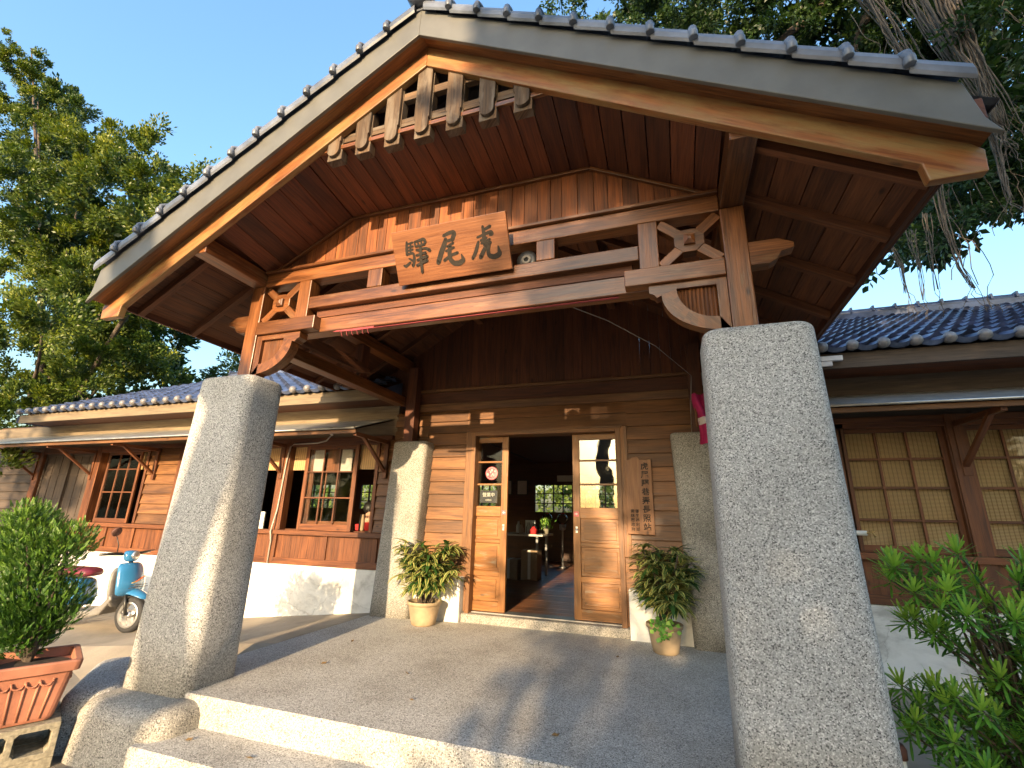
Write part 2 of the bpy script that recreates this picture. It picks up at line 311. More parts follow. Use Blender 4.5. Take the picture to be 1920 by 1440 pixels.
for sx in (-1, 1):
    def X(a, c): return (a, c) if sx > 0 else (-c, -a)
    b = MB(); b.box(*X(1.862, 2.0), yF, yF+.13, 2.1, 3.092); b.build('post', M['timber'], porch, .006)
    b = MB(); b.box(*X(1.70, 1.84), -.2, -.07, 2.0, 3.092); b.build('rear_post', M['dark'], porch, .006)
    b = MB(); b.box(*X(1.865, 2.005), -3.205, -.02, 3.095, 3.225); b.build('plate_beam', M['timber'], porch, .006)
    b = MB(); b.box(*X(1.86, 2.0), -2.487, -.19, 2.565, 2.685); b.build('side_tie_beam', M['timber'], porch, .006)
    b = MB(); b.box(*X(1.875, 1.985), -1.16, -1.03, 2.69, 3.09); b.build('strut', M['dark'], porch, .005)
    b = MB(); xx = X(1.80, 1.855); b.prism([(-2.485, 2.83), (-2.485, 2.71), (-1.22, 2.71), (-1.05, 2.755), (-1.22, 2.83)], lambda a, c, ww: (ww, a, c), xx[0], xx[1], (0, 1, 0)); b.build('corbel', M['eave'], porch, .004)
    # arm under the cross frame
    b = MB(); b.box(*X(1.25, 1.858), yF-.015, yF+.115, 2.62, 2.738); b.build('arm', M['timber'], porch, .006)
    # corner bracket with arc and fluted panel
    arc = [(1.855, 2.616), (1.40, 2.616), (1.40, 2.565), (1.43, 2.55), (1.445, 2.53), (1.475, 2.53)]
    n = 12
    for i in range(n+1):
        a = PI+PI/2*i/n; arc.append((1.86+.375*math.cos(a)*.98, 2.54+.27*math.sin(a)))
    arc += [(1.86, 2.10)]
    inner = [(1.80, 2.575), (1.575, 2.575)]+[(1.80+.245*math.cos(PI+PI/2*i/8)*.92, 2.555+.175*math.sin(PI+PI/2*i/8)) for i in range(9)]
    b = MB()
    # ring strip between outer arc and inner panel opening, built as frame pieces
    outer = [(1.40, 2.616), (1.40, 2.565), (1.43, 2.55), (1.445, 2.53), (1.475, 2.53)]
    out2 = [(1.86+.385*math.cos(PI+.5*PI*i/12), 2.54+.27*math.sin(PI+.5*PI*i/12)) for i in range(13)]
    in2 = [(1.80+.235*math.cos(PI+.5*PI*i/12), 2.575+.215*math.sin(PI+.5*PI*i/12)) for i in range(13)]
    f = lambda a, c, ww: (sx*a, ww, c)
    for i in range(12):
        b.prism([out2[i], out2[i+1], in2[i+1], in2[i]], f, yF+.012, yF+.10, (sx*.7, 0, -.7), rnd=.5)
    b.prism([(1.40, 2.616), (1.40, 2.565), (1.43, 2.55), (1.445, 2.53), (1.475, 2.54), (1.565, 2.575), (1.80, 2.575), (1.80, 2.616)], f, yF+.012, yF+.10, (1, 0, 0), rnd=.5)
    b.prism([(1.80, 2.616), (1.80, 2.36), (1.80, 2.24), (1.858, 2.235), (1.858, 2.616)], f, yF+.012, yF+.10, (0, 0, 1), rnd=.5)
    br = b.build('bracket', M['timber'], porch)
    b = MB()
    for i in range(10):
        x0 = 1.566+i*.0234
        aa = min(1, max(0, (1.80-x0-.012)/.235)); zb = 2.575-.215*math.sqrt(max(0, 1-aa*aa))
        b.prism([(x0, 0), (x0+.0117, -.012), (x0+.0234, 0), (x0+.0234, .03), (x0, .03)], lambda a, c, ww: (sx*a, yF+.045+c, ww), zb-.02, 2.573, (0, 0, 1), rnd=.4)
    b.build('fluted_panel', M['timber'], br)
    # cross frame
    b = MB(); cx, cz = 1.667, 2.91
    for a, c in ((1.487, 3.068), (1.847, 3.068), (1.487, 2.752), (1.847, 2.752)):
        ux, uz = a-cx, c-cz; ln = math.hypot(ux, uz); ux /= ln; uz /= ln; px, pz = -uz*.033, ux*.033
        b.prism([(cx+px, cz+pz), (cx-px, cz-pz), (a-px, c-pz), (a+px, c+pz)], f, yF+.02, yF+.09, (sx*ux, 0, uz))
    oc = [(cx+.10*math.cos(PI/8+i*PI/4), cz+.088*math.sin(PI/8+i*PI/4)) for i in range(8)]
    b.prism(oc, f, yF+.015, yF+.095)
    cf = b.build('cross_frame', M['timber'], porch, .004)
    b = MB(); b.rings([[(sx*(cx+q*u), y, cz+q*v) for u, v in ((-1, -1), (1, -1), (1, 1), (-1, 1))] for q, y in ((.034, yF+.02), (.034, yF-.005), (.010, yF-.022))], smooth=False); b.build('boss', M['timber'], cf)
    b = MB(); b.box(*X(1.352, 1.476), yF, yF+.11, 2.735, 3.082); b.build('stub_post', M['timber'], porch, .005)
    b = MB(); b.box(*X(.645, .781), yF, yF+.11, 2.922, 3.082); b.build('stub_post', M['timber'], porch, .005)
    b = MB(); b.prism([(2.0, 2.84), (2.0, 2.68), (2.11, 2.68), (2.15, 2.70), (2.18, 2.75), (2.25, 2.765), (2.25, 2.80), (2.17, 2.84)], f, yF+.03, yF+.12, (1, 0, 0)); b.build('beam_nose', M['timber'], porch, .004)
    b = MB(); b.prism([(2.0, 2.72), (2.0, 2.58), (2.11, 2.58), (2.15, 2.62), (2.22, 2.64), (2.22, 2.69), (2.15, 2.72)], f, -1.14, -1.05, (1, 0, 0)); b.build('beam_nose', M['dark'], porch, .004)
b = MB(); b.box(-1.86, 1.86, yF, yF+.12, 3.084, 3.2); b.build('top_rail', M['timber'], porch, .006)
b = MB(); b.box(-1.86, 1.86, yF-.03, yF+.03, 3.202, 3.226); b.build('rail_cap', M['timber'], porch, .004)
b = MB(); b.box(-1.35, 1.35, yF+.002, yF+.112, 2.812, 2.92); b.build('lower_rail', M['timber'], porch, .006)
b = MB(); b.box(-1.30, 1.30, yF+.062, yF+.10, 2.745, 2.812); b.build('beam_packing', M['dark'], porch)
b = MB(); b.box(-1.86, 1.86, yF+.065, yF+.185, 2.612, 2.742); b.build('tie_beam', M['timber'], porch, .006)
# gable infill wall of narrow vertical boards, top edge follows the soffit
def gtop(x): return 3.655 if abs(x) < 1.04 else 3.655-(abs(x)-1.04)*.527
b = MB(); x = -1.862
while x < 1.86:
    wd = random.choice((.085, .1, .105, .118)); x1 = min(1.862, x+wd)
    b.prism([(x+.0022, 3.2), (x1-.0022, 3.2), (x1-.0022, gtop(x1)), (x+.0022, gtop(x))], lambda a, c, ww: (a, ww, c), yF+.05+random.uniform(-.002, .002), yF+.075, (0, 0, 1)); x = x1
b.build('gable_wall', M['gable'], porch)
b = MB(); pl = [(-1.862, gtop(1.862)), (-1.04, 3.655), (1.04, 3.655), (1.862, gtop(1.862))]
for i in range(3): b.beam((pl[i][0], yF+.035, pl[i][1]-.012), (pl[i+1][0], yF+.035, pl[i+1][1]-.012), .028, .024)
b.build('gable_trim', M['timber'], porch, .004)
b = MB(); b.prism([(-1.9, 3.195), (0, 3.195), (1.9, 3.195), (1.9, zu(1.9)), (0, 4.395), (-1.9, zu(1.9))], lambda a, c, ww: (a, ww, c), yF+.078, yF+.095); b.build('gable_light_stop', M['dark'], porch)  # added sheet that stops sun leaking through to the inner gable
# front soffit: boards run back, slightly falling, from the gable front to the gable wall
b = MB(); x = -1.862
def sof(x, y): return gtop(x)+(-.15)*(y-(yF+.05))
while x < 1.86:
    x1 = min(1.862, x+.138)
    for xa, xb in ([(x, x1)] if not (x < -1.04 < x1 or x < 1.04 < x1) else [(x, math.copysign(1.04, x)), (math.copysign(1.04, x), x1)]):
        g = .0035; vs = [(xa+g, -3.19, sof(xa, -3.19)), (xb-g, -3.19, sof(xb, -3.19)), (xb-g, yF+.05, sof(xb, yF+.05)), (xa+g, yF+.05, sof(xa, yF+.05))]
        vs += [(v[0], v[1], v[2]+.015) for v in vs]; rr = random.random()
        b.add(vs, [(0, 3, 2, 1), (4, 5, 6, 7), (0, 1, 5, 4), (1, 2, 6, 5), (2, 3, 7, 6), (3, 0, 4, 7)], (0, 1, 0))
    x = x1
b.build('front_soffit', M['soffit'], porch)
b = MB(); b.box(-1.1, 1.1, -3.21, -3.185, 3.742, 3.775); b.build('soffit_edge', M['timber'], porch, .003)
# interior + eave boards (run along y)
for sx in (-1, 1):
    b = MB(); xs = 0.0
    while xs < 2.78:
        x1 = min(2.79, xs+.165)
        y0 = -2.55 if x1 < 1.95 else -3.2
        for (ya, yb2) in ((y0, -1.3), (-1.3, .0)):
            vs = [(sx*(xs+.004), ya, zu(xs)), (sx*(x1-.004), ya, zu(x1)), (sx*(x1-.004), yb2, zu(x1)), (sx*(xs+.004), yb2, zu(xs))]
            vs += [(v[0], v[1], v[2]+.02) for v in vs]
            b.add(vs, [(0, 3, 2, 1), (4, 5, 6, 7), (0, 1, 5, 4), (1, 2, 6, 5), (2, 3, 7, 6), (3, 0, 4, 7)], (0, 1, 0))
        xs = x1
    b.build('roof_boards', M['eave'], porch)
    for y in (-3.03, -2.56, -2.0, -1.44, -.9, -.36):
        if y < -2.6:
            b = MB(); b.beam((sx*1.95, y, zu(1.95)-.034), (sx*2.735, y, zu(2.735)-.034), .05, .064)
        else:
            b = MB(); b.beam((sx*.02, y, zu(.02)-.034), (sx*2.735, y, zu(2.735)-.034), .05, .064)
        b.build('rafter', M['eave'], porch, .003)
    b = MB(); b.box(*((.84, .93) if sx > 0 else (-.93, -.84)), -2.5, -.02, 3.70, 3.80); b.build('purlin', M['eave'], porch, .005)
    b = MB(); b.box(*((.845, .925) if sx > 0 else (-.925, -.845)), -1.15, -1.06, 3.32, 3.70); b.build('hanging_strut', M['eave'], porch, .005)
    b = MB(); b.beam((sx*2.745, -3.2, zu(2.745)+.0), (sx*2.745, .1, zu(2.745)+.0), .025, .10); b.build('eave_board', M['dark'], porch, .003)
    b = MB(); b.beam((sx*2.80, -3.34, zu(2.80)+.095), (sx*2.80, .1, zu(2.80)+.095), .03, .14); b.build('eave_fascia', M['dark'], porch, .003)
# bargeboards, plumb cut foot with a notched nose
for sx in (-1, 1):
    f = lambda a, c, ww: (sx*a, ww, c)
    b = MB(); b.prism([(0, 4.241), (0, 4.416), (2.775, 4.416-SL*2.775), (2.831, 2.730), (2.823, 2.622), (2.616, 2.622), (2.604, 4.241-SL*2.604)], f, -3.25, -3.20, (sx*.862, 0, -.506)); b.build('bargeboard', M['barge'], porch, .006)
    b = MB(); b.prism([(0, 4.372), (0, 4.60), (2.745, 4.60-SL*2.745), (2.785, 4.372-SL*2.785+.055), (2.83, 4.372-SL*2.83)], f, -3.375, -3.35, (sx*.862, 0, -.506)); b.build('fascia', M['fascia'], porch, .004)
    b = MB(); b.prism([(0, 4.405), (0, 4.425), (2.82, 4.425-SL*2.82), (2.82, 4.405-SL*2.82)], f, -3.349, -3.19, (sx*.862, 0, -.506)); b.build('verge_soffit', M['timber'], porch)
    # verge tiles
    b = MB(); n = 13; st = 3.03/n; ca, sa = 1/math.hypot(1, SL), SL/math.hypot(1, SL)
    prof = [(-3.412, -.022), (-3.414, .012), (-3.405, .044), (-3.370, .070), (-3.30, .086), (-3.15, .090)]
    for k in range(n):
        d0 = k*.2445+.04; d1 = d0+.25
        xa, xb = d0*ca, d1*ca; za, zb = 4.615-SL*xa, 4.615-SL*xb; rr = random.random()
        vs = [(sx*xa, y, za+h) for y, h in prof]+[(sx*xb, y, zb+h+.020) for y, h in prof]+[(sx*xa, y+.01, za+h-.018) for y, h in prof]+[(sx*xb, y+.01, zb+h+.002) for y, h in prof]
        m_ = len(prof); b.add(vs, [(i, i+1, m_+i+1, m_+i) for i in range(m_-1)]+[(2*m_+i, 3*m_+i, 3*m_+i+1, 2*m_+i+1) for i in range(m_-1)]+[(m_+i, m_+i+1, 3*m_+i+1, 3*m_+i) for i in range(m_-1)]+[(0, m_, 3*m_, 2*m_)], (0, 1, 0), rnd=rr)
        if k < n-1: b.tube([(sx*(xb-.006), y-(.012, .014, .010, .004, 0, 0)[q], zb+h+(.012, .010, .012, .018, .022, .022)[q]) for q, (y, h) in enumerate(prof)], .024, 10, rnd=rr)
    b.build('verge_tiles', M['tile'], porch, .004)
    # field tiles (ribs run down the slope)
    def tilefield(b, O, U, Sv, nrm, nu, ns, pu, ps, amp=.036, clip=None):
        K = 6
        for j in range(ns):
            va = []; vb = []
            for i in range(nu*K+1):
                ph = (i % K)/K; h = amp*math.exp(-((ph-.5)/.2)**2)
                p = O+U*(i/K*pu)
                va.append(p+Sv*(j*ps-.015)+nrm*(h+.030)); vb.append(p+Sv*((j+1)*ps)+nrm*(h+.004))
            lo = [v-nrm*.028 for v in va]; n = len(va)
            b.add(va+vb+lo, [(i, i+1, n+i+1, n+i) for i in range(n-1)]+[(2*n+i, 2*n+i+1, i+1, i) for i in range(n-1)], (0, 1, 0), smooth=False)
    b = MB(); nrm = Vector((sx*sa, 0, ca)); Sv = Vector((-sx*ca, 0, sa))
    tilefield(b, Vector((sx*2.87, -3.30, 4.60-SL*2.87)), Vector((0, 1, 0)), Sv, nrm, 20, 13, .25, .255)
    b.build('roof_tiles', M['tile'], porch)
b = MB(); R = Matrix.Rotation(-PI/2, 3, 'X')
b.lathe([(.0, 0), (.075, 0), (.075, 6.3), (0, 6.3)], (0, -3.38, 4.70), R, 16); b.box(-.09, .09, -3.38, 2.9, 4.60, 4.68)
ro = b.build('ridge_tiles', M['tile'], porch)
b = MB(); b.lathe([(0, .03), (.03, .035), (.04, .02), (.075, .02), (.085, .035), (.105, .03), (.11, 0), (.11, -.06)], (0, -3.42, 4.735), Matrix.Rotation(PI/2, 3, 'X'), 28); b.build('ridge_end_disc', M['tile'], ro)
# lattice of slats hanging in the gable
for i in range(-3, 4):
    x = i*.2425-.012; b = MB(); zt = min(4.36, 4.30-SL*abs(x)); f = lambda a, c, ww: (a, ww, c)
    b.box(x-.062, x+.062, -3.205, -3.14, 3.655, zt)
    w2 = .05; pr = [(x-w2-.008, zt), (x-w2-.008, 3.80), (x-w2, 3.79), (x-w2, 3.735)]+[(x+w2*math.cos(PI+PI*q/8), 3.725+.05*math.sin(PI+PI*q/8)) for q in range(9)]+[(x+w2, 3.735), (x+w2, 3.79), (x+w2+.008, 3.80), (x+w2+.008, zt)]
    b.prism(pr, f, -3.232, -3.206, (0, 0, 1)); b.build('lattice_slat', M['grey'], porch, .003)
b = MB(); b.box(-.86, .86, -3.198, -3.155, 3.80, 3.868); b.build('lattice_rail', M['grey'], porch, .003)
b = MB(); b.box(-.44, .44, -3.198, -3.155, 4.035, 4.10); b.build('lattice_rail', M['grey'], porch, .003)
# ================================================================ NAME BOARD
nb = empty('name_board', 'large brown wooden board with three dark carved characters over the porch entrance', 'sign', (.02, -2.665, 2.862))
tl = math.atan2(.18, .355); nb.rotation_euler = (tl, 0, 0)
b = MB(); b.box(-.462, .462, -.0, .028, 0, .398, grain=(1, 0, 0)); b.build('board', M['board'], nb, .004)
STR = {"tail":[[[-0.035,0.307,0.0112],[0.011,0.32,0.0129],[0.046,0.322,0.0146],[0.052,0.306,0.0172],[0.029,0.269,0.0155]],[[-0.021,0.266,0.0094],[0.029,0.27,0.0112]],[[-0.021,0.282,0.0129],[-0.039,0.244,0.0189],[-0.072,0.191,0.0198],[-0.106,0.126,0.018]],[[0.034,0.246,0.0086],[-0.018,0.227,0.0077]],[[0.035,0.214,0.0086],[-0.032,0.197,0.0077]],[[0.058,0.173,0.0103],[0.003,0.162,0.0094],[-0.054,0.134,0.0112]],[[0.006,0.231,0.0146],[-0.007,0.176,0.0155],[-0.006,0.132,0.0163],[0.02,0.102,0.0172],[0.063,0.097,0.0189],[0.098,0.114,0.0172],[0.087,0.157,0.0034]]],"tiger":[[[0.276,0.321,0.0094],[0.28,0.273,0.0146],[0.273,0.234,0.0129],[0.278,0.198,0.0146]],[[0.289,0.299,0.0094],[0.332,0.314,0.0112]],[[0.225,0.253,0.0069],[0.281,0.266,0.0094],[0.333,0.276,0.0129],[0.34,0.261,0.0146],[0.324,0.255,0.0086]],[[0.248,0.228,0.0077],[0.295,0.241,0.0086]],[[0.231,0.224,0.0077],[0.218,0.193,0.0129],[0.197,0.15,0.0129],[0.17,0.114,0.0112]],[[0.271,0.194,0.0094],[0.32,0.204,0.012]],[[0.284,0.187,0.0112],[0.259,0.151,0.0146],[0.233,0.114,0.0155]],[[0.311,0.198,0.0112],[0.294,0.151,0.0137],[0.299,0.114,0.0155],[0.336,0.1,0.0172],[0.382,0.114,0.0189],[0.374,0.173,0.0034]],[[0.251,0.208,0.0069],[0.32,0.227,0.0077]]],"post":[[[-0.343,0.309,0.0086],[-0.353,0.256,0.0112],[-0.355,0.219,0.0112]],[[-0.339,0.294,0.006],[-0.295,0.301,0.0077]],[[-0.312,0.297,0.0069],[-0.325,0.225,0.0069]],[[-0.344,0.269,0.006],[-0.295,0.273,0.0069]],[[-0.348,0.246,0.006],[-0.3,0.25,0.0069]],[[-0.351,0.221,0.0077],[-0.299,0.226,0.0086],[-0.298,0.178,0.0103],[-0.318,0.127,0.0112],[-0.326,0.145,0.0034]],[[-0.394,0.145,0.0069],[-0.378,0.136,0.0112],[-0.336,0.16,0.0077]],[[-0.343,0.19,0.0052],[-0.315,0.17,0.0086]],[[-0.278,0.302,0.006],[-0.273,0.267,0.0069]],[[-0.274,0.302,0.006],[-0.198,0.312,0.0103],[-0.186,0.293,0.0112],[-0.199,0.274,0.0069]],[[-0.248,0.304,0.0052],[-0.249,0.27,0.0052]],[[-0.22,0.306,0.0052],[-0.222,0.273,0.0052]],[[-0.272,0.267,0.006],[-0.197,0.274,0.0069]],[[-0.272,0.241,0.006],[-0.197,0.248,0.006],[-0.162,0.226,0.0129]],[[-0.278,0.204,0.006],[-0.196,0.213,0.0086]],[[-0.259,0.241,0.0052],[-0.228,0.21,0.0052]],[[-0.275,0.169,0.0077],[-0.188,0.186,0.0112]],[[-0.285,0.131,0.0077],[-0.193,0.157,0.0112]],[[-0.231,0.263,0.0094],[-0.241,0.18,0.0112],[-0.248,0.077,0.0103]],[[-0.208,0.186,0.0043],[-0.235,0.169,0.006]]]}
def brush(b, pts, y, k=0):
    """a brush stroke as a ribbon of round-ended quads just in front of the board"""
    P = []
    for i in range(len(pts)-1):
        for s_ in range(6):
            t_ = s_/6; a, c = pts[i], pts[i+1]
            P.append([a[q]*(1-t_)+c[q]*t_ for q in range(3)])
    P.append(list(pts[-1]))
    for _ in range(3):
        P = [P[0]]+[[(P[i-1][q]+2*P[i][q]+P[i+1][q])/4 for q in range(3)] for i in range(1, len(P)-1)]+[P[-1]]
    Lf = []; Rt = []
    for i, p in enumerate(P):
        a = P[max(0, i-1)]; c = P[min(len(P)-1, i+1)]; dx, dz = c[0]-a[0], c[1]-a[1]; ln = math.hypot(dx, dz) or 1
        ww = p[2]*.98+.0012; Lf.append((p[0]-dz/ln*ww, p[1]+dx/ln*ww)); Rt.append((p[0]+dz/ln*ww, p[1]-dx/ln*ww))
    pr = Lf+Rt[::-1]; n = len(P)
    vs = [(u, y, v) for u, v in Lf]+[(u, y, v) for u, v in Rt]
    b.add(vs, [(i, i+1, n+i+1, n+i) for i in range(n-1)], rnd=.5)
    for q in (0, -1):
        ww = P[q][2]*.98; cc = [(P[q][0]+ww*math.cos(a*PI/5), y, P[q][1]+ww*math.sin(a*PI/5)) for a in range(10)]; b.add(cc, [tuple(range(10))], rnd=.5)
for i, (kk, sts) in enumerate(STR.items()):
    b = MB(); q = 0
    for st in sts: brush(b, [(x+.005, z, w_) for x, z, w_ in st], -.0012-.0004*q); q += 1
    b.build('carved_character', M['ink'], nb)
# ================================================================ BUILDING
bld = empty('station_building', 'long low wooden station building with white plinth and blue grey tiled roof', 'building')
# floor, ceiling, room
b = MB(); y = .03
while y < 7:
    x = -11.4+random.random()
    b.box(-11.4, 9.4, y, y+.118, -.1, .1-random.random()*.002, grain=(1, 0, 0)); y += .12
b.build('interior_floor', M['intfloor'], bld)
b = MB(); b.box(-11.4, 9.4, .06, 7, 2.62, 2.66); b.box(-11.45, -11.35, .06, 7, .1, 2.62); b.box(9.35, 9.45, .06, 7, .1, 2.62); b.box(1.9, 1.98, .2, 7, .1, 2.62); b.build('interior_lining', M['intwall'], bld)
bw = [(-9.8, -8.6), (-7.7, -6.5), (-5.9, -4.7), (-4.1, -3.2), (-2.1, -1.06), (-.98, .06), (3.4, 4.6)]
b = MB(); b.box(-11.4, 9.4, 7, 7.08, -.35, 1.3); b.box(-11.4, 9.4, 7, 7.08, 2.05, 2.62); px = -11.4
for a, c in bw: b.box(px, a, 7, 7.08, 1.3, 2.05); px = c
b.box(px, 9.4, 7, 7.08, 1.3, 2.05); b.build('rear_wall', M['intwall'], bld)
for a, c in bw:
    b = MB(); n = 4
    for i in range(n+1): q = a+(c-a)*i/n; b.box(q-.014, q+.014, 7.0-.01, 7.05, 1.3, 2.05)
    for z in (1.31, 1.55, 1.80, 2.04): b.box(a, c, 6.995, 7.045, z-.012, z+.012)
    wf = b.build('rear_window', M['dark'], bld)
# --- front wall pieces
def siding(b, x0, x1, z0, z1, y=0.0, pitch=.155):
    z = z0
    while z < z1-.01:
        zt = min(z1, z+pitch); k = (zt-z)/pitch
        b.prism([(y-.034, z+.006), (y-.036, z+.010), (y-.012, zt+.004 if zt < z1 else zt), (y+.006, zt), (y+.006, z+.006)], lambda a, c, ww: (ww, a, c), x0, x1, (1, 0, 0)); z = zt
def vboards(b, x0, x1, z0, z1, y, wd=.10):
    x = x0
    while x < x1-.005:
        xe = min(x1, x+wd*random.uniform(.9, 1.1)); b.box(x+.001, xe-.001, y, y+.02, z0, z1, grain=(0, 0, 1)); x = xe
# backing
b = MB()
siding(b, -1.56, -1.0, .80, 2.50); siding(b, 1.0, 1.80, .80, 2.50); siding(b, -1.0, 1.0, 2.205, 2.50); siding(b, -2.07, -1.56, .905, 2.5)
b.build('door_wall_siding', M['siding'], bld)
b = MB(); 

for xa, xb in ((-1.56, -.922), (.922, 1.80)):
    b = MB(); b.box(xa, xb, -.002, .03, .10, .80); q = (-1.0, -.925) if xa < 0 else (.925, 1.0)
    b.box(*q, -.045, .03, .78, 2.205, grain=(0, 0, 1)); b.box(xa if xa < 0 else 1.0, -1.0 if xa < 0 else xb, -.04, .03, .775, .80); b.build('wall_trim', M['siding'], bld, .003)
b = MB()
for a, c in ((-1.6, -.955), (.955, 1.62)):
    b = MB(); b.box(a, c, -.13, .03, -.02, .475); b.build('door_plinth', M['white'], bld, .012)
b = MB(); b.box(-1.80, 1.80, -.05, .03, 2.50, 2.60); b.box(-1.75, 1.75, -.06, .03, 2.765, 2.80); b.build('header_beam', M['siding'], bld, .005)
b = MB(); b.box(-1.80, 1.80, .0, .04, 2.60, 2.765); b.build('header_recess', M['dark'], bld)
b = MB(); x = -2.6
while x < 2.6:
    xe = x+.115; zz0 = 2.8; za, zb = zu(x), zu(xe)
    if x < -1.8 or x > 1.79: zz0 = 2.6
    if min(za, zb) > zz0: b.prism([(x+.001, zz0), (xe-.001, zz0), (xe-.001, zb), (x+.001, za)], lambda a, c, ww: (a, ww, c), -.01, .02, (0, 0, 1))
    x = xe
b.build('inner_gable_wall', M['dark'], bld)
# threshold
b = MB(); b.rings([rrect(-.95, .95, -.08, .3, z, .01, 2) for z in (-.05, .085)]+[rrect(-.94, .94, -.07, .3, .092, .01, 2)], smooth=False); b.build('threshold', M['terw'], bld)
b = MB(); b.box(-.86, .86, .02, .20, .088, .104); b.build('door_track', M['grey_metal'], bld)
# door frame
b = MB(); b.box(-.925, -.868, -.05, .16, .09, 2.205); b.box(.868, .925, -.05, .16, .09, 2.205); b.box(-.868, .868, -.05, .16, 2.15, 2.205, grain=(1, 0, 0)); b.box(-.95, .95, -.06, .03, 2.19, 2.215); b.build('door_frame', M['siding'], bld, .004)
def door(x0, side, label):
    # x0 = meeting edge, leaf extends outwards by .60 ; side=-1 left, 1 right
    y0 = .065; y1 = .105; X = lambda a, c: tuple(sorted((x0+side*a, x0+side*c)))
    b = MB(); z0 = .108; z1 = 2.145
    b.box(*X(0, .082), y0, y1, z0, z1, rnd=.5); b.box(*X(.522, .60), y0, y1, z0, z1, rnd=.6)
    for za, zb in ((z0, .215), (.49, .55), (.86, .905), (1.17, 1.29), (2.075, z1)): b.box(*X(.082, .522), y0, y1, za, zb, grain=(1, 0, 0))
    for z in (1.553, 1.83): b.box(*X(.082, .522), y0+.004, y1, z-.011, z+.011, grain=(1, 0, 0))
    for za, zb in ((.215, .49), (.55, .86), (.905, 1.17)):
        b.box(*X(.082, .522), y0+.020, y1-.008, za, zb, grain=(1, 0, 0)); b.box(*X(.118, .486), y0+.010, y0+.03, za+.035, zb-.035, grain=(1, 0, 0))
    d = b.build('sliding_door', M['door'], bld, .003); tag(d, label)
    for za, zb in ((1.29, 1.542), (1.564, 1.819), (1.841, 2.075)):
        b = MB(); b.box(*X(.082, .522), y0+.016, y0+.020, za, zb); b.build('glass_pane', M['doorglass' if side > 0 else 'glass'], d)
    b = MB(); b.lathe([(0, .008), (.014, .008), (.018, 0)], (x0+side*.04, y0, 1.045), Matrix.Rotation(PI/2, 3, 'X') @ Matrix.Scale(1, 3), 14); b.box(x0+side*.04-.012, x0+side*.04+.012, y0-.005, y0, 1.01, 1.08); b.build('flush_pull', M['alu'], d)
    b = MB(); xs = x0+side*.038; b.box(xs-.027, xs+.027, y0-.003, y0, 1.19, 1.245); s_ = b.build('arrow_sticker', M['sticker'], d)
    b = MB()
    for q in range(3):
        pass
    b.add([(xs-side*-.018, y0-.004, 1.2175), (xs, y0-.004, 1.235), (xs, y0-.004, 1.223), (xs-side*.018, y0-.004, 1.223), (xs-side*.018, y0-.004, 1.212), (xs, y0-.004, 1.212), (xs, y0-.004, 1.200)], [(0, 1, 6), (2, 3, 4, 5)])
    b.build('arrow_mark', M['paper'], d)
    return d
dl = door(-.466, -1, 'left wooden sliding door leaf with round pink sticker on its glass'); dr = door(.347, 1, 'right wooden sliding door leaf with weathered lower panels')
b = MB(); b.lathe([(0, .003), (.080, .003), (.083, 0)], (-.685, .079, 1.69), Matrix.Rotation(PI/2, 3, 'X'), 30); st = b.build('round_sticker', M['sticker'], dl)
b = MB()
for a in range(9):
    an = a*.7; b.lathe([(0, .0012), (.008+.005*(a % 3), .0012)], (-.685+.040*math.cos(an)*(a % 2+.4), .0755, 1.69+.040*math.sin(an)), Matrix.Rotation(PI/2, 3, 'X'), 8, cap=False)
for a in range(40):
    a0 = a*2*PI/40; r0, r1 = .068, .073; pr = [(r0, a0), (r1, a0), (r1, a0+.157), (r0, a0+.157)]; b.add([(-.685+r*math.cos(t_), .0755, 1.69+r*math.sin(t_)) for r, t_ in pr], [(0, 1, 2, 3)])
b.build('sticker_print', M['ltpink'], dl)
# text helper
def text_mesh(body, size, mat, name, parent, loc, rot, extr=.0008, align='CENTER', vertical=0, bold=0):
    objs = []
    cu = bpy.data.curves.new(name, 'FONT'); cu.body = body; cu.size = size; cu.extrude = extr; cu.align_x = align; cu.align_y = 'CENTER'; cu.offset = bold
    o = bpy.data.objects.new(name, cu); C.objects.link(o)
    me = bpy.data.meshes.new_from_object(o.evaluated_get(bpy.context.evaluated_depsgraph_get())); bpy.data.objects.remove(o); bpy.data.curves.remove(cu)
    me.materials.clear(); me.materials.append(mat); o = bpy.data.objects.new(name, me); C.objects.link(o); o.parent = parent; o.location = loc; o.rotation_euler = rot; return o
# hanging slate inside left door pane
hs = empty('hanging_sign', 'small dark chalk sign hanging behind the lower left door pane', 'sign', (-.725, .100, 1.33)); b = MB(); b.box(-.115, .115, 0, .012, 0, .15); b.build('board', M['slate'], hs)
b = MB(); b.tube([(-.09, .006, .15), (0, .006, .235), (.09, .006, .15)], .002, 5); b.build('string', M['steel'], hs)
text_mesh('營業中', .055, M['paper'], 'lettering', hs, (0, -.002, .095), (PI/2, 0, 0)); text_mesh('OPEN', .03, M['paper'], 'lettering', hs, (0, -.002, .032), (PI/2, 0, 0))
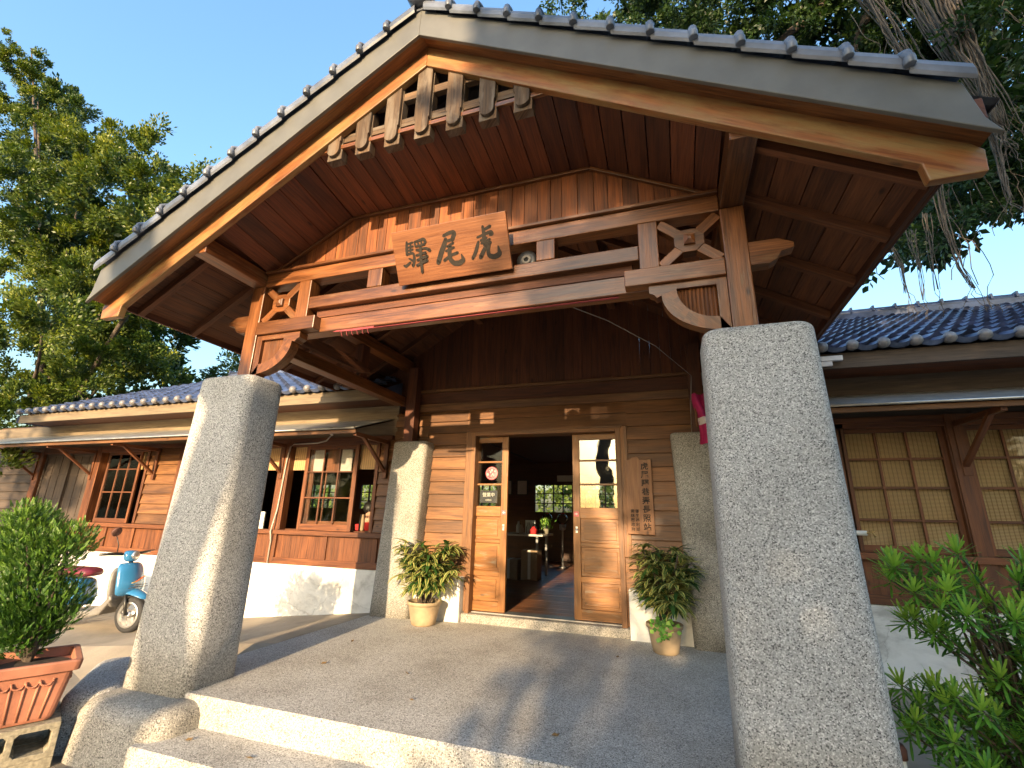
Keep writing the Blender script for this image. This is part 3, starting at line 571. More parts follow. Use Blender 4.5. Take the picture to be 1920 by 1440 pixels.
# --- wings
def plinth(x0, x1, zb):
    b = MB(); b.box(x0, x1, -.035, .03, zb, .478); return b.build('plinth', M['white'], bld, .01)
plinth(-11.4, -2.1, -.5); plinth(2.1, 9.4, -.5)
def window_unit(x0, x1, kind, label=None):
    """opening x0..x1, z .905..2.09; each window a part with frame, sash, blind, glass sub-parts"""
    zb, zt = .93, 2.09
    b = MB(); b.box(x0-.05, x0, -.045, .07, zb, zt); b.box(x1, x1+.05, -.045, .07, zb, zt); b.box(x0-.05, x1+.05, -.045, .07, zt, zt+.05)
    w_ = b.build('window', M['win'], bld, .003)
    if label: w_['label'] = label
    return w_
def sash(w_, x0, x1, z0, z1, y, cols, rows, glass='glass', fr=.045, mt=.018, mat='win', rowz=None):
    b = MB(); b.box(x0, x0+fr, y, y+.03, z0, z1); b.box(x1-fr, x1, y, y+.03, z0, z1); b.box(x0+fr, x1-fr, y, y+.03, z0, z0+fr*1.5, grain=(1, 0, 0)); b.box(x0+fr, x1-fr, y, y+.03, z1-fr, z1, grain=(1, 0, 0))
    for i in range(1, cols): q = x0+fr+(x1-x0-2*fr)*i/cols; b.box(q-mt/2, q+mt/2, y+.004, y+.026, z0+fr, z1-fr)
    for z in (rowz or [z0+fr*1.5+(z1-z0-fr*2.5)*i/rows for i in range(1, rows)]): b.box(x0+fr, x1-fr, y+.006, y+.024, z-mt/2, z+mt/2, grain=(1, 0, 0))
    b.build('sash', M[mat], w_, .002)
    b = MB(); b.box(x0+fr, x1-fr, y+.013, y+.016, z0+fr, z1-fr); b.build('glass', M[glass], w_)
# left wing posts and lower panels
for x in (-9.65, -8.06, -5.98, -3.90):
    b = MB(); b.box(x-.075, x+.075, -.05, .07, .50, 2.18); b.build('wall_post', M['win'], bld, .004)
for q, (xa, xb) in enumerate(((-9.75, -2.1), (2.1, 9.3))):
    b = MB(); b.box(xa, xb, -.085, .05, .865, .925); b.build('sill', M['win'], bld, .004)
    b = MB(); b.box(xa, xb, -.045, .03, 2.14, 2.2); b.build('head_beam', M['win'], bld, .004)
    b = MB(); b.box(xa, xb, -.045, .03, .482, .562); b.build('lower_rail', M['win'], bld, .003)
    for x in ((-9.65, -8.86, -8.06, -7.4, -6.74, -5.98, -5.0, -4.0, -3.01, -2.22), (2.2, 3.05, 4.0, 4.98, 5.96))[q]:
        b = MB(); b.box(x-.035, x+.035, -.04, .03, .562, .865); b.build('lower_stile', M['win'], bld, .003)
    b = MB(); vboards(b, xa+.05, xb, .56, .87, -.015, (.15, .105)[q]); b.build('lower_panels', M['win'], bld)
for xa, xb in ((-6.74, -6.05), (-2.28, -2.03)):
    b = MB(); siding(b, xa, xb, .925, 2.14); b.build('wing_siding', M['siding'], bld)
for xa, xb in ((-11.4, -9.72), (6.2, 9.4)):
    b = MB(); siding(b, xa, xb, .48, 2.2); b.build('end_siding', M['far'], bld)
b = MB(); b.box(-11.4, -2.05, -.02, .05, 2.2, 2.62); b.build('frieze', M['frieze'], bld)
b = MB(); b.box(2.05, 9.4, -.02, .05, 2.2, 2.62); b.build('frieze', M['far'], bld)  # same board as on the left, eave shade put into its darker colour
def blind(w_, x0, x1, z0, z1, y=.085):
    b = MB(); b.box(x0, x1, y, y+.008, z0, z1); b.build('bamboo_blind', M['bamboo'], w_)
wA = window_unit(-9.56, -8.15, 0, 'window with lattice panels of aged wood darkened to look shaded')
sash(wA, -9.56, -8.84, .93, 2.09, .0, 3, 3, 'far', mat='far', rowz=[1.3, 1.72]); sash(wA, -8.88, -8.15, .93, 2.09, .032, 3, 3, 'far', mat='far', rowz=[1.3, 1.72])  # dark wood frames and panes carry the shade in their colour
wB = window_unit(-7.96, -6.80, 0, 'half open window with nine pane sash and orange blind'); sash(wB, -7.83, -7.0, .93, 2.09, .0, 3, 3, rowz=[1.42, 1.80]); blind(wB, -7.96, -6.80, 1.80, 2.09)
wC = window_unit(-5.88, -3.99, 0); sash(wC, -5.6, -4.75, .93, 2.09, .0, 4, 3, rowz=[1.36, 1.72]); blind(wC, -5.88, -3.99, 1.76, 2.09)
wD = window_unit(-3.80, -2.335, 0, 'open window with two overlapping sashes beside the left rear pillar')
sash(wD, -3.52, -2.63, .93, 2.09, -.03, 3, 3, fr=.055, rowz=[1.365, 1.72]); sash(wD, -3.46, -2.66, .95, 2.07, .012, 3, 3, fr=.07, rowz=[1.36, 1.72])
b = MB(); b.box(-3.40, -3.21, .004, .009, 1.73, 2.03); b.box(-2.93, -2.75, .004, .009, 1.73, 2.03); b.build('frosted_panel', M['frost'], wD)
b = MB(); b.box(-3.17, -2.97, .002, .011, 1.73, 2.03, grain=(0, 0, 1)); b.build('wood_panel', M['win'], wD)
blind(wD, -3.80, -3.5, 1.755, 2.09, .05); blind(wD, -2.66, -2.335, 1.755, 2.09, .05)
for a, c, lb in ((2.2, 3.07, None), (3.09, 3.93, 'right wing window with twelve panes over a bamboo blind nearest the porch'), (4.07, 4.92, 'right wing window with bamboo blind at the edge of the picture'), (4.94, 5.9, None)):
    wr = window_unit(a, c, 1, lb); sash(wr, a, c, .93, 2.09, .0, 3, 4, fr=.042, mt=.022, rowz=[1.22, 1.516, 1.79]); blind(wr, a+.03, c-.03, .95, 2.07, .05)
b = MB(); b.box(3.94, 4.06, -.06, .06, .50, 2.2); b.build('wall_post', M['win'], bld, .004)
# awnings
def awning(x0, x1, xs):
    b = MB(); b.beam((x0, -.79, 2.125), (x1, -.79, 2.125), .022, .045, up=(0, 0, 1)); aw = b.build('awning', M['siding'], bld, .003)
    b = MB(); sl_ = .30
    b.add([(x0, -.83, 2.152), (x1, -.83, 2.152), (x1, .0, 2.43), (x0, .0, 2.43), (x0, -.83, 2.162), (x1, -.83, 2.162), (x1, .0, 2.44), (x0, .0, 2.44)], [(0, 1, 2, 3)[::-1], (4, 5, 6, 7), (0, 4, 5, 1)][:3]); b.tube([(x0, -.835, 2.16), (x1, -.835, 2.16)], .012, 8)
    b.build('metal_sheet', M['metal'], aw)
    b = MB(); b.add([(x0, -.80, 2.148), (x1, -.80, 2.148), (x1, -.02, 2.41), (x0, -.02, 2.41)], [(0, 1, 2, 3)], grain=(0, 1, 0)); b.build('underside_board', M['dark'], aw)
    for x in xs:
        b = MB(); b.box(x-.022, x+.022, -.76, -.03, 2.075, 2.125, grain=(0, 1, 0)); b.beam((x, -.045, 1.70), (x, -.60, 2.10), .034, .045, up=(1, 0, 0)); b.box(x-.03, x+.03, -.07, -.04, 1.62, 2.1, grain=(0, 0, 1)); b.build('bracket', M['win'], aw, .003)
awning(-10.9, -2.12, (-2.165, -3.92, -6.55, -8.1, -9.7)); awning(2.1, 9.3, (4.015, 5.96, 2.2))
# eaves and roof
ry = .455; EY, EZ = -.52, 2.775
def zr(y): return EZ+ry*(y-EY)
cl = 1/math.hypot(1, ry); sn = ry*cl
for (x0, x1, nm) in ((-9.7, -2.04, 'left'), (2.04, 9.5, 'right')):
    b = MB(); b.box(x0, x1, EY+.03, EY+.055, 2.595, 2.745); b.build('eave_fascia', M['frieze'] if nm == 'left' else M['far'], bld, .004)  # right fascia takes the darker wood as painted shade
    b = MB(); b.box(x0, x1, EY+.056, -.02, 2.62, 2.64); b.build('eave_soffit', M['dark'], bld)
    b = MB(); nu = int((x1-x0)/.246); O = Vector((x0, EY-.02, EZ-.03)); nrm = Vector((0, -sn, cl))
    K = 7; ns = 19; ps = 4.46/ns
    for j in range(ns):
        va = []; vb = []
        for i in range(nu*K+1):
            ph = (i % K)/K; h = .042*math.exp(-((ph-.5)/.19)**2)-.012*math.sin(PI*((ph+.5) % 1))
            p = O+Vector((i/K*.246, 0, 0)); va.append(p+Vector((0, cl, sn))*(j*ps-.03)+nrm*(h+.055)); vb.append(p+Vector((0, cl, sn))*((j+1)*ps)+nrm*(h+.004))
        lo = [v-nrm*.050+Vector((0, cl, sn))*.035 for v in va]; n = len(va)
        b.add(va+vb+lo, [(i, i+1, n+i+1, n+i) for i in range(n-1)]+[(2*n+i, 2*n+i+1, i+1, i) for i in range(n-1)], (0, 1, 0))
    # verge end and back slope
    for xe in (x0, x1): b.add([(xe, EY, EZ-.06), (xe, 3.5, zr(3.5)-.03), (xe, 7.4, 2.8), (xe, 7.4, 2.6), (xe, EY, 2.6)], [(0, 1, 2, 3, 4)])
    b.add([(x0, 3.46, zr(3.46)), (x1, 3.46, zr(3.46)), (x1, 7.6, 2.70), (x0, 7.6, 2.70)], [(0, 1, 2, 3)])
    rf = b.build('roof', M['tileb'], bld)
    b = MB()
    for i in range(nu):
        xc = x0+(i+.5)*.246; b.lathe([(0, .040), (.014, .038), (.035, .028), (.050, .008), (.052, -.01), (.046, -.04)], (xc, EY-.055, EZ+.018), Matrix.Rotation(PI/2-.1, 3, 'X'), 14)
    b.build('eave_tile_caps', M['tileball'], rf)
    b = MB(); z3 = zr(3.48); b.box(x0, x1, 3.40, 3.62, z3-.05, z3+.10)
    b.tube([(x0, 3.5, z3+.13), (x1, 3.5, z3+.13)], .07, 10)
    x = x0
    while x < x1: b.box(x, x+.03, 3.41, 3.60, z3+.12, z3+.215); x += .32
    b.build('ridge', M['tileb'], rf)
b = MB(); b.add([(-2.04, .05, 3.03), (2.04, .05, 3.03), (2.04, 3.5, zr(3.5)), (-2.04, 3.5, zr(3.5)), (2.04, 7.6, 2.7), (-2.04, 7.6, 2.7)], [(0, 1, 2, 3), (3, 2, 4, 5)]); b.build('roof_middle', M['tileb'], bld)
# ================================================================ VERTICAL PLAQUE by the door
pq = empty('plaque', 'tall rough topped wooden plaque with vertical characters right of the door', 'sign', (1.11, -.05, 1.02))
b = MB(); n = 14; top = [(-.142+.284*i/n, .795+(.03 if 3 < i < 8 else 0)+random.uniform(-.008, .008)) for i in range(n+1)]
b.prism([(-.142, 0), (.142, -.004)]+[(t_[0], t_[1]) for t_ in top[::-1]], lambda a, c, ww: (a, ww, c), -.03, 0, (0, 0, 1)); b.build('board', M['plaque'], pq, .004)
for i, ch in enumerate('虎尾驛巷弄長照站'): text_mesh(ch, .084, M['ink'], 'lettering', pq, (.068, -.0312, .715-i*.092), (PI/2, 0, 0), bold=.0016)
for j, tx in enumerate(('衛生福利部', '雲林縣政府')):
    for i, ch in enumerate(tx): text_mesh(ch, .042, M['ink'], 'lettering', pq, (-.03-j*.05, -.0312, .235-i*.046), (PI/2, 0, 0), bold=.0006)
# ================================================================ small things on the porch
b = MB(); b.beam((-1.0, yF+.10, 2.607), (1.2, yF+.10, 2.607), .02, .006)
b.add([(-1.06, yF+.05, 2.60), (-.70, yF+.05, 2.60), (-.70, yF+.03, 2.575), (-.85, yF+.028, 2.570), (-1.09, yF+.03, 2.582)], [(0, 1, 2, 3, 4)])
for i in range(6): x = -1.0+i*.05; b.tube([(x, yF+.03, 2.58), (x+.01, yF+.03, 2.545), (x+.02, yF+.032, 2.53)], .002, 4)
tag(b.build('cloth_strip', M['pink']), 'frayed pink cloth strip stretched under the front porch beam', 'cloth')
b = MB(); b.tube([(1.72, -.5, 2.62), (1.4, -1.2, 2.72), (1.05, -1.9, 2.72), (.8, -2.5, 2.63), (.3, -2.5, 2.61)], .0035, 5); b.tube([(1.72, -.5, 2.62), (1.70, -.2, 2.3), (1.69, -.05, 1.9)], .0035, 5)
tag(b.build('hanging_wire', M['steel']), 'thin pale wire slung inside the porch roof', 'wire')
sp_ = empty('speaker', 'grey round loudspeaker tucked in the truss opening right of the name board', 'speaker', (.56, yF+.05, 2.895)); R = Matrix.Rotation(PI/2, 3, 'X')
b = MB(); b.lathe([(.0, .0), (.035, .012), (.07, .012), (.078, 0), (.078, -.05), (.05, -.09), (0, -.09)], (0, 0, .075), R, 24); b.build('housing', M['black'], sp_); b = MB(); b.lathe([(.018, .015), (.03, .018), (.036, .012)], (0, -.004, .075), R, 20, cap=False); b.build('cone_ring', M['scoot_grey'], sp_)
fl = empty('folded_banner', 'magenta cloth banner with white band hanging at the right rear pillar', 'banner', (1.80, -.42, 1.92))
b = MB(); n = 10
def fab(z0, z1, o=0):
    vs = []; zs = [z0+(z1-z0)*j/8 for j in range(9)]
    for z in zs:
        for i in range(n+1):
            u = i/n; wd = .05+.10*(1-abs((z-.3)/.35)**2*.6); vs.append(((u-.4)*wd*1.2+.03*math.sin(z*9), .05*math.sin(u*9+z*6)-o, z))
    return vs, [(j*(n+1)+i, j*(n+1)+i+1, (j+1)*(n+1)+i+1, (j+1)*(n+1)+i) for j in range(8) for i in range(n)]
b.add(*fab(0, .52), smooth=True); b.build('cloth', M['magenta'], fl); b = MB(); b.add(*fab(.20, .27, .004), smooth=True); b.build('white_band', M['whitec'], fl)
b = MB(); b.tube([(-.06, .02, .18), (-.06, .02, .45)], .012, 8); b.tube([(-.06, .1, .56), (.12, .0, .5)], .012, 6); b.build('pole', M['siding'], fl)
pp = [(-3.07, -.10, 2.225), (-3.17, -.07, 2.15), (-3.33, -.06, 2.125), (-3.74, -.065, 2.12), (-3.80, -.065, 2.08), (-3.83, -.065, 1.9), (-3.865, -.065, 1.2), (-3.87, -.1, 1.0), (-3.88, -.11, .9), (-3.89, -.07, .78), (-3.9, -.06, .48)]
lp = empty('wall_pipe', 'thin grey conduit climbing the wall post to a small spout lamp', 'pipe', (0, 0, 0)); b = MB(); b.tube(pp, .011, 8); b.build('conduit', M['steel'], lp); b = MB(); b.lathe([(0, 0), (.02, 0), (.034, .06), (0, .06)], (-3.05, -.10, 2.22), Matrix.Rotation(-.6, 3, 'Y'), 12); b.build('lamp_head', M['alu'], lp)
tp = empty('tap', 'pale plastic tap sticking out beside the right window', 'tap', (3.0, -.30, 1.10)); b = MB(); b.tube([(-.1, .1, 0), (.07, -.02, 0)], .022, 10); b.build('pipe_end', M['pvc'], tp); b = MB(); b.tube([(.07, -.02, .0), (.11, -.03, .01), (.13, -.035, -.03)], .009, 8); b.box(.10, .125, -.05, -.01, .01, .02); b.build('spout', M['brass'], tp)
bl = empty('broken_gutter_end', 'short broken white gutter end beside the porch at the right eave', 'gutter', (2.84, -.52, 2.64)); b = MB(); b.box(0, .22, -.03, .01, .02, .065); b.box(.02, .13, -.03, .0, -.03, .012); b.build('gutter_piece', M['whitec'], bl)
sp = empty('standpipe', 'capped white standpipe with rusty brown cap beside the right front pillar', 'pipe', (2.40, -2.32, -.18)); b = MB(); b.tube([(0, 0, 0), (0, 0, .28)], .032, 12); b.build('pipe', M['pvc'], sp); b = MB(); b.lathe([(.04, .27), (.042, .31), (.03, .33), (0, .33)], (0, 0, 0), None, 16); b.build('cap', M['rust'], sp)
b = MB(); b.tube([(.02, -.03, .16), (.10, -.06, .08)], .012, 8); b.build('spout', M['pvc'], sp)
# low granite kerb left of the left pillar
b = MB(); roundblock(b, (-.48, .48, -.02, .34), (-.46, .46, 0, .32), -.45, 0, .12, .07)
kb = tag(b.build('kerb_block', M['ter'], loc=(-2.72, -2.80, -.01)), 'low rounded granite kerb block between planter and left pillar', 'kerb'); kb.rotation_euler = (0, 0, math.atan2(-.62, .66))
# fallen leaves
for i, (x, y, z) in enumerate([(-1.28, -1.95, 0), (-.55, -1.9, 0), (-1.4, -2.95, -.174), (-.9, -2.98, -.174), (-.25, -2.35, 0), (.9, -.8, 0), (.75, -2.5, 0), (-1.5, -1.3, 0)]):
    b = MB(); L_ = random.uniform(.018, .036); a = random.random()*6; ca, sa = math.cos(a), math.sin(a)
    q = [(-L_, 0, .004), (-L_*.3, L_*.4, .014), (L_*.5, L_*.3, .010), (L_, 0, .016), (L_*.5, -L_*.32, .004), (-L_*.3, -L_*.38, .005)]
    b.add([(u*ca-v*sa, u*sa+v*ca, w_) for u, v, w_ in q]+[(0, 0, .002)], [(i_, (i_+1) % 6, 6) for i_ in range(6)])
    tag(b.build('fallen_leaf', M['leafdry'], loc=(x, y, z+.002)), 'small dry curled leaf lying on the speckled porch floor or step', 'leaf', 'dry leaves on the porch floor')
# ================================================================ FOLIAGE HELPERS
def leafmesh(name, P, D, Nn, Ls, Ws, mat, parent, rnd=None, fold=.0):
    """diamond leaves: P base, D direction, Nn normal"""
    n = len(P); D = D/np.linalg.norm(D, axis=1)[:, None]; Sd = np.cross(D, Nn); Sd /= (np.linalg.norm(Sd, axis=1)[:, None]+1e-9)
    Ls = np.broadcast_to(Ls, n)[:, None]; Ws = np.broadcast_to(Ws, n)[:, None]
    V = np.empty((n, 4, 3)); V[:, 0] = P; V[:, 1] = P+D*Ls*.45+Sd*Ws/2; V[:, 2] = P+D*Ls; V[:, 3] = P+D*Ls*.45-Sd*Ws/2
    me = bpy.data.meshes.new(name); me.vertices.add(n*4); me.vertices.foreach_set('co', V.ravel()); me.loops.add(n*4); me.loops.foreach_set('vertex_index', np.arange(n*4)); me.polygons.add(n)
    me.polygons.foreach_set('loop_start', np.arange(n)*4); me.polygons.foreach_set('loop_total', np.full(n, 4))
    a = me.attributes.new('rnd', 'FLOAT', 'FACE'); a.data.foreach_set('value', (RNG.rand(n) if rnd is None else rnd).astype(np.float32)); me.update(); me.validate()
    me.materials.append(mat); o = bpy.data.objects.new(name, me); C.objects.link(o); o.parent = parent; return o
def crown(blobs, perm2, leafL, leafW, clump=.28, up=.35, out=.7, nclump=None):
    """blobs: (x,y,z,r). leaves sit in small clumps mostly near each blob's surface"""
    P = []; D = []; Rn = []
    for (x, y, z, r) in blobs:
        nc = max(5, int(16*r*r/(clump*clump)*.10)); per = int(perm2*r*r*4/nc)
        d = RNG.normal(size=(nc, 3)); d /= np.linalg.norm(d, axis=1)[:, None]; rad = r*RNG.uniform(.45, 1.12, nc)**.8
        cc = np.array([x, y, z])+d*rad[:, None]*[1, 1, .9]; cs = clump*RNG.uniform(.5, 1.3, nc); tone = RNG.normal(0, .16, nc)
        for k in range(nc):
            q = RNG.normal(size=(per, 3)); q /= np.linalg.norm(q, axis=1)[:, None]; q *= (RNG.rand(per)**.5)[:, None]
            el = q*cs[k]; el += d[k]*(np.abs(q[:, 0])*cs[k]*.8)[:, None]
            P.append(cc[k]+el); dd = q+d[k]*out+np.array([0, 0, up])+RNG.normal(size=(per, 3))*.4; D.append(dd)
            Rn.append(np.clip(.45+tone[k]+RNG.normal(0, .18, per), 0, 1))
    P = np.concatenate(P); D = np.concatenate(D); Rn = np.concatenate(Rn); n = len(P); Nn = RNG.normal(size=(n, 3))+[0, 0, .6]
    return P, D, Nn, leafL*RNG.uniform(.7, 1.25, n), leafW*RNG.uniform(.7, 1.25, n), Rn
# ================================================================ TREES
BL = [(-20.91,1.2,16.42,1.06),(-16.73,0.8,13.63,0.66),(-20.2,1.2,16.94,0.62),(-19.78,1.5,13.69,1.47),(-14.78,0.8,10.84,1.13),(-12.26,0.5,10.16,0.75),(-11.13,0.4,10.14,0.5),(-9.97,0.3,9.62,0.27),(-9.89,0.5,8.81,0.62),(-11.5,0.8,8.81,1.13),(-8.52,0.3,7.72,0.36),(-7.96,0.2,7.88,0.24),(-7.64,0.2,8.01,0.15),(-9.52,0.8,7.47,0.73),(-17.3,1.6,10.13,1.82),(-13.01,1.2,7.77,1.39),(-15.7,1.6,6.92,1.64),(-11.88,1.2,6.05,1.29),(-10.83,1.6,6.24,0.78),(-14.6,1.6,4.72,1.39),(-11.61,1.4,4.55,0.88),(-10.21,1.4,4.82,0.55),(-10.25,2,4.76,0.45),(-11.91,0.5,3.05,0.56),(-11.94,1.0,3.41,0.54),(-9.52,-0.6,1.85,0.2),(-9.76,0.3,10.09,0.15),(-14.37,0.6,12.35,0.38),(-21.54,0.8,18.29,0.28),(-7.44,0.2,8.12,0.1),(-13.22,-0.5,8.84,0.75),(-10.25,-0.3,4.78,0.52),(-11.0,-0.6,4.74,0.52),(-10.8,0.8,3.78,0.46)]
BR = [(-0.48,3,13.7,0.29),(0.39,3,13.37,0.48),(1.38,3,12.76,0.61),(2.42,3,12.38,0.7),(3.35,3,11.81,0.78),(4.35,3.2,11.34,0.93),(5.33,3.2,10.79,0.94),(6.3,3.4,10.36,1.01),(7.19,3.5,10.0,1.08),(7.93,3.5,9.45,1.03),(7.34,3.2,7.77,0.88),(6.71,3,6.9,0.68),(5.9,2.6,6.16,0.49),(5.32,2.4,5.66,0.36),(5.52,2.2,5.4,0.29),(4.87,2.2,5.25,0.17),(5.06,2.2,5.39,0.23),(6.76,2.8,6.51,0.41),(6.24,2.6,6.18,0.4),(7.3,3,6.54,0.49),(7.96,3,8.26,0.85),(7.14,4.2,8.55,0.91),(6.3,4.2,8.14,0.92),(6.37,1.2,8.05,0.64),(2.16,3,13.7,1.1),(4.75,3,12.42,1.31),(7.21,3,11.21,1.26)]
BG = [(-16.74,9,7.24,0.64),(-17.22,9,7.03,0.41),(-16.13,9,7.64,0.37),(-15.49,9,6.9,0.56)]
def trunk_mesh(name, paths, parent, mat='bark', n=10):
    b = MB()
    for pts, r0, r1 in paths:
        q = []; m_ = len(pts)
        for i in range(m_-1):
            for s_ in range(4):
                t_ = s_/4; p = Vector(pts[i]).lerp(Vector(pts[i+1]), t_); q.append(p+Vector(RNG.normal(size=3)*.25*min(r0, .3)*(0 if i+s_ == 0 else 1)))
        q.append(Vector(pts[-1])); k = len(q)
        b.tube(q, [r0+(r1-r0)*(i/(k-1))**.8 for i in range(k)], n)
    return b.build(name, M[mat], parent)
lt = empty('banyan_tree', 'tall dense sunlit tree filling the left side behind the left wing', 'tree', (-14.5, 2.5, -.35))
off = np.array([-14.5, 2.5, -.35]); bl_ = [(x-off[0], y-off[1], z-off[2], r) for x, y, z, r in BL]
more = [(RNG.uniform(-4, 3), RNG.uniform(.5, 4), RNG.uniform(5, 9), 1.5) for _ in range(5)]
P, D, Nn, Ls, Ws, Rn = crown(bl_, 2100, .088, .046, .20, .55, .9); leafmesh('crown', P, D, Nn, Ls, Ws, M['fol1'], lt, Rn)
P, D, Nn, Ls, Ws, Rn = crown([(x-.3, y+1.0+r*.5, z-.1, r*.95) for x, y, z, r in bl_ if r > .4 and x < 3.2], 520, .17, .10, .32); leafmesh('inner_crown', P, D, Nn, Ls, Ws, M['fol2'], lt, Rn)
trunk_mesh('trunk', [([(0, 0, 0), (.1, 0, 1.5), (-.2, 0, 3.2)], .42, .3)]+[([(-.2, 0, 3.0), (x*.5, y*.5, z*.62+.6), (x*.93, y*.93+.5, z)], .10, .02) for x, y, z, r in bl_[::4] if z > 3.4], lt)
gt = empty('roof_side_tree', 'small leafy tree showing above the left roof beside the porch eave', 'tree', (-16.4, 9, -.35))
P, D, Nn, Ls, Ws, Rn = crown([(x+16.4, y-9, z+.35, r) for x, y, z, r in BG]+[(0, 0, 6.6, 1.0), (-.5, 0, 5.8, 1.1)], 300, .2, .08, .3); leafmesh('crown', P, D, Nn, Ls, Ws, M['fol2'], gt, Rn)
trunk_mesh('trunk', [([(0, 0, 0), (.1, 0, 3), (0, 0, 7)], .2, .04)], gt)
rt = empty('banyan_tree', 'large shaded banyan with hanging aerial roots spreading over the right roof', 'tree', (9.6, 3.6, -.35))
off = np.array([9.6, 3.6, -.35]); br_ = [(x-off[0], y-off[1], z-off[2], r) for x, y, z, r in BR]
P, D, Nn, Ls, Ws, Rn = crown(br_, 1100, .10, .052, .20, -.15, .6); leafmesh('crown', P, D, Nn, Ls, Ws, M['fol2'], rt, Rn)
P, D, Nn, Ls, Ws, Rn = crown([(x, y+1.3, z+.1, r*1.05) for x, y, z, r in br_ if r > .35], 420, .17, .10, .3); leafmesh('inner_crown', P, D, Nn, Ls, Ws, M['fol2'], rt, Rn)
rel = lambda l: [tuple(np.array(p)-off) for p in l]
trunk_mesh('trunk', [([(0, 0, 0), (-.2, 0, 3), (-.5, -.2, 6.5), (-1.2, 0, 10)], .55, .3), ([(-.3, 0, 5.5), (-2.2, .6, 8.3), (-4.2, .8, 11.2)], .28, .10)], rt)
b1 = rel([(6.1, 3.0, 11.51), (5.651, 3.0, 10.67), (5.324, 3.0, 9.979), (5.127, 3.0, 9.258), (4.9, 3.2, 8.2)]); b2 = rel([(5.4, 3.0, 11.9), (4.738, 3.0, 10.916), (3.924, 3.0, 10.524), (3.486, 3.0, 10.118), (3.0, 3.2, 9.4)])
trunk_mesh('limb', [(b1, .10, .06)], rt); trunk_mesh('limb', [(b2, .10, .05)], rt)
def rootbundle(pts, wid, n, r0, tail):
    b = MB(); pts = rel(pts)
    for k in range(n):
        ph = RNG.rand()*6; o = RNG.normal(size=3)*[wid, wid*.6, 0]; o2 = RNG.normal(size=3)*[wid*.7, wid*.6, 0]; q = []; m_ = len(pts)
        for i in range(m_-1):
            for s_ in range(5):
                u = (i+s_/5)/(m_-1); p = Vector(pts[i]).lerp(Vector(pts[i+1]), s_/5); w_ = (1-u)*o+u*o2
                q.append(p+Vector(w_)*(1-.45*u)+Vector((math.sin(ph+u*9)*wid*.35, math.cos(ph+u*7)*wid*.25, 0))+Vector(RNG.normal(size=3)*wid*.08))
        if k % 3 == 0:
            e = q[-1]
            for s_ in range(6): e = e+Vector((RNG.normal()*.03, RNG.normal()*.02, -tail/6)); q.append(e)
        kk = len(q); b.tube(q, [max(.0035, r0*RNG.uniform(.5, 1.2)*(1-.75*(i/kk))) for i in range(kk)], 5)
    return b.build('aerial_root', M['root'], rt)
rootbundle([(5.161,2.2,10.999),(5.351,2.0,9.58),(5.47,1.9,8.351),(5.538,1.8,7.26),(5.56,1.7,6.4)], .12, 20, .017, .6); rootbundle([(5.629,1.2,9.242),(5.732,1.2,8.119),(5.825,1.2,7.101),(5.942,1.3,6.088)], .13, 26, .019, .4); rootbundle([(5.782,1.8,10.334),(5.688,1.8,9.397),(5.732,1.6,8.212),(5.829,1.4,6.943),(5.991,1.4,5.822)], .09, 12, .015, .4)
rootbundle([(4.466,1.6,5.835),(4.539,1.6,5.107),(4.634,1.6,4.585),(4.621,1.6,4.104)], .04, 10, .008, .5); rootbundle([(5.293,1.7,5.988),(5.279,1.7,5.112),(5.311,1.7,4.529),(5.425,1.7,4.118)], .04, 11, .008, .45); rootbundle([(5.903,1.4,6.459),(5.853,1.4,5.689),(5.839,1.4,5.118)], .04, 9, .012, .4); rootbundle([(5.064,1.7,5.415),(5.045,1.7,4.82),(5.01,1.7,4.099)], .04, 6, .006, .4); rootbundle([(4.822,1.6,5.137),(4.834,1.6,4.633),(4.782,1.6,3.927)], .05, 6, .006, .3)
b = MB()
for k in range(46):
    x0 = RNG.uniform(4.2, 7.4); z0 = RNG.uniform(6.0, 10); q = [Vector((x0, 1.6+RNG.rand(), z0))]; dx = RNG.normal()*.05
    for i in range(12): q.append(q[-1]+Vector((dx+RNG.normal()*.06, RNG.normal()*.04, -.16+RNG.normal()*.05)))
    b.tube([v-Vector(off) for v in q], .006, 4)
b.build('aerial_root', M['root'], rt)
# trees far behind the building, seen through the rear windows
for i, (x, y, h, lb) in enumerate([(-19, 27, 6, 'sunlit tree far behind, glimpsed through the leftmost rear windows'), (-9.5, 27, 6.5, 'sunlit tree behind, seen through the open left window'), (-3.5, 30, 6, 'sunlit tree behind, seen through the doorway and rear window')]):
    r_ = empty('garden_tree', lb, 'tree', (x, y, -.35), 0, 'trees in the garden behind the building')
    P, D, Nn, Ls, Ws, Rn = crown([(RNG.uniform(-3.4, 3.4), RNG.uniform(-1, 1), RNG.uniform(1.2, h), 1.0) for _ in range(16)], 60, .3, .16, .5); leafmesh('crown', P, D, Nn, Ls, Ws, M['folfar'], r_, Rn)
    trunk_mesh('trunk', [([(0, 0, 0), (.2, 0, h*.8)], .2, .06)], r_)
P, D, Nn, Ls, Ws, Rn = crown([(-95+i*3.1+RNG.uniform(-1, 1), 34+RNG.uniform(-6, 6), RNG.uniform(.5, 4.2), 2.4) for i in range(60)]+[(-48+RNG.uniform(-3, 3), -20+i*4.0, RNG.uniform(.5, 4.0), 2.4) for i in range(14)], 9, .75, .45, .8)
hg = leafmesh('distant_hedge', P, D, Nn, Ls, Ws, M['folfar'], None, Rn); tag(hg, 'distant band of trees and hedges far beyond the station building', 'hedge', kind='stuff')
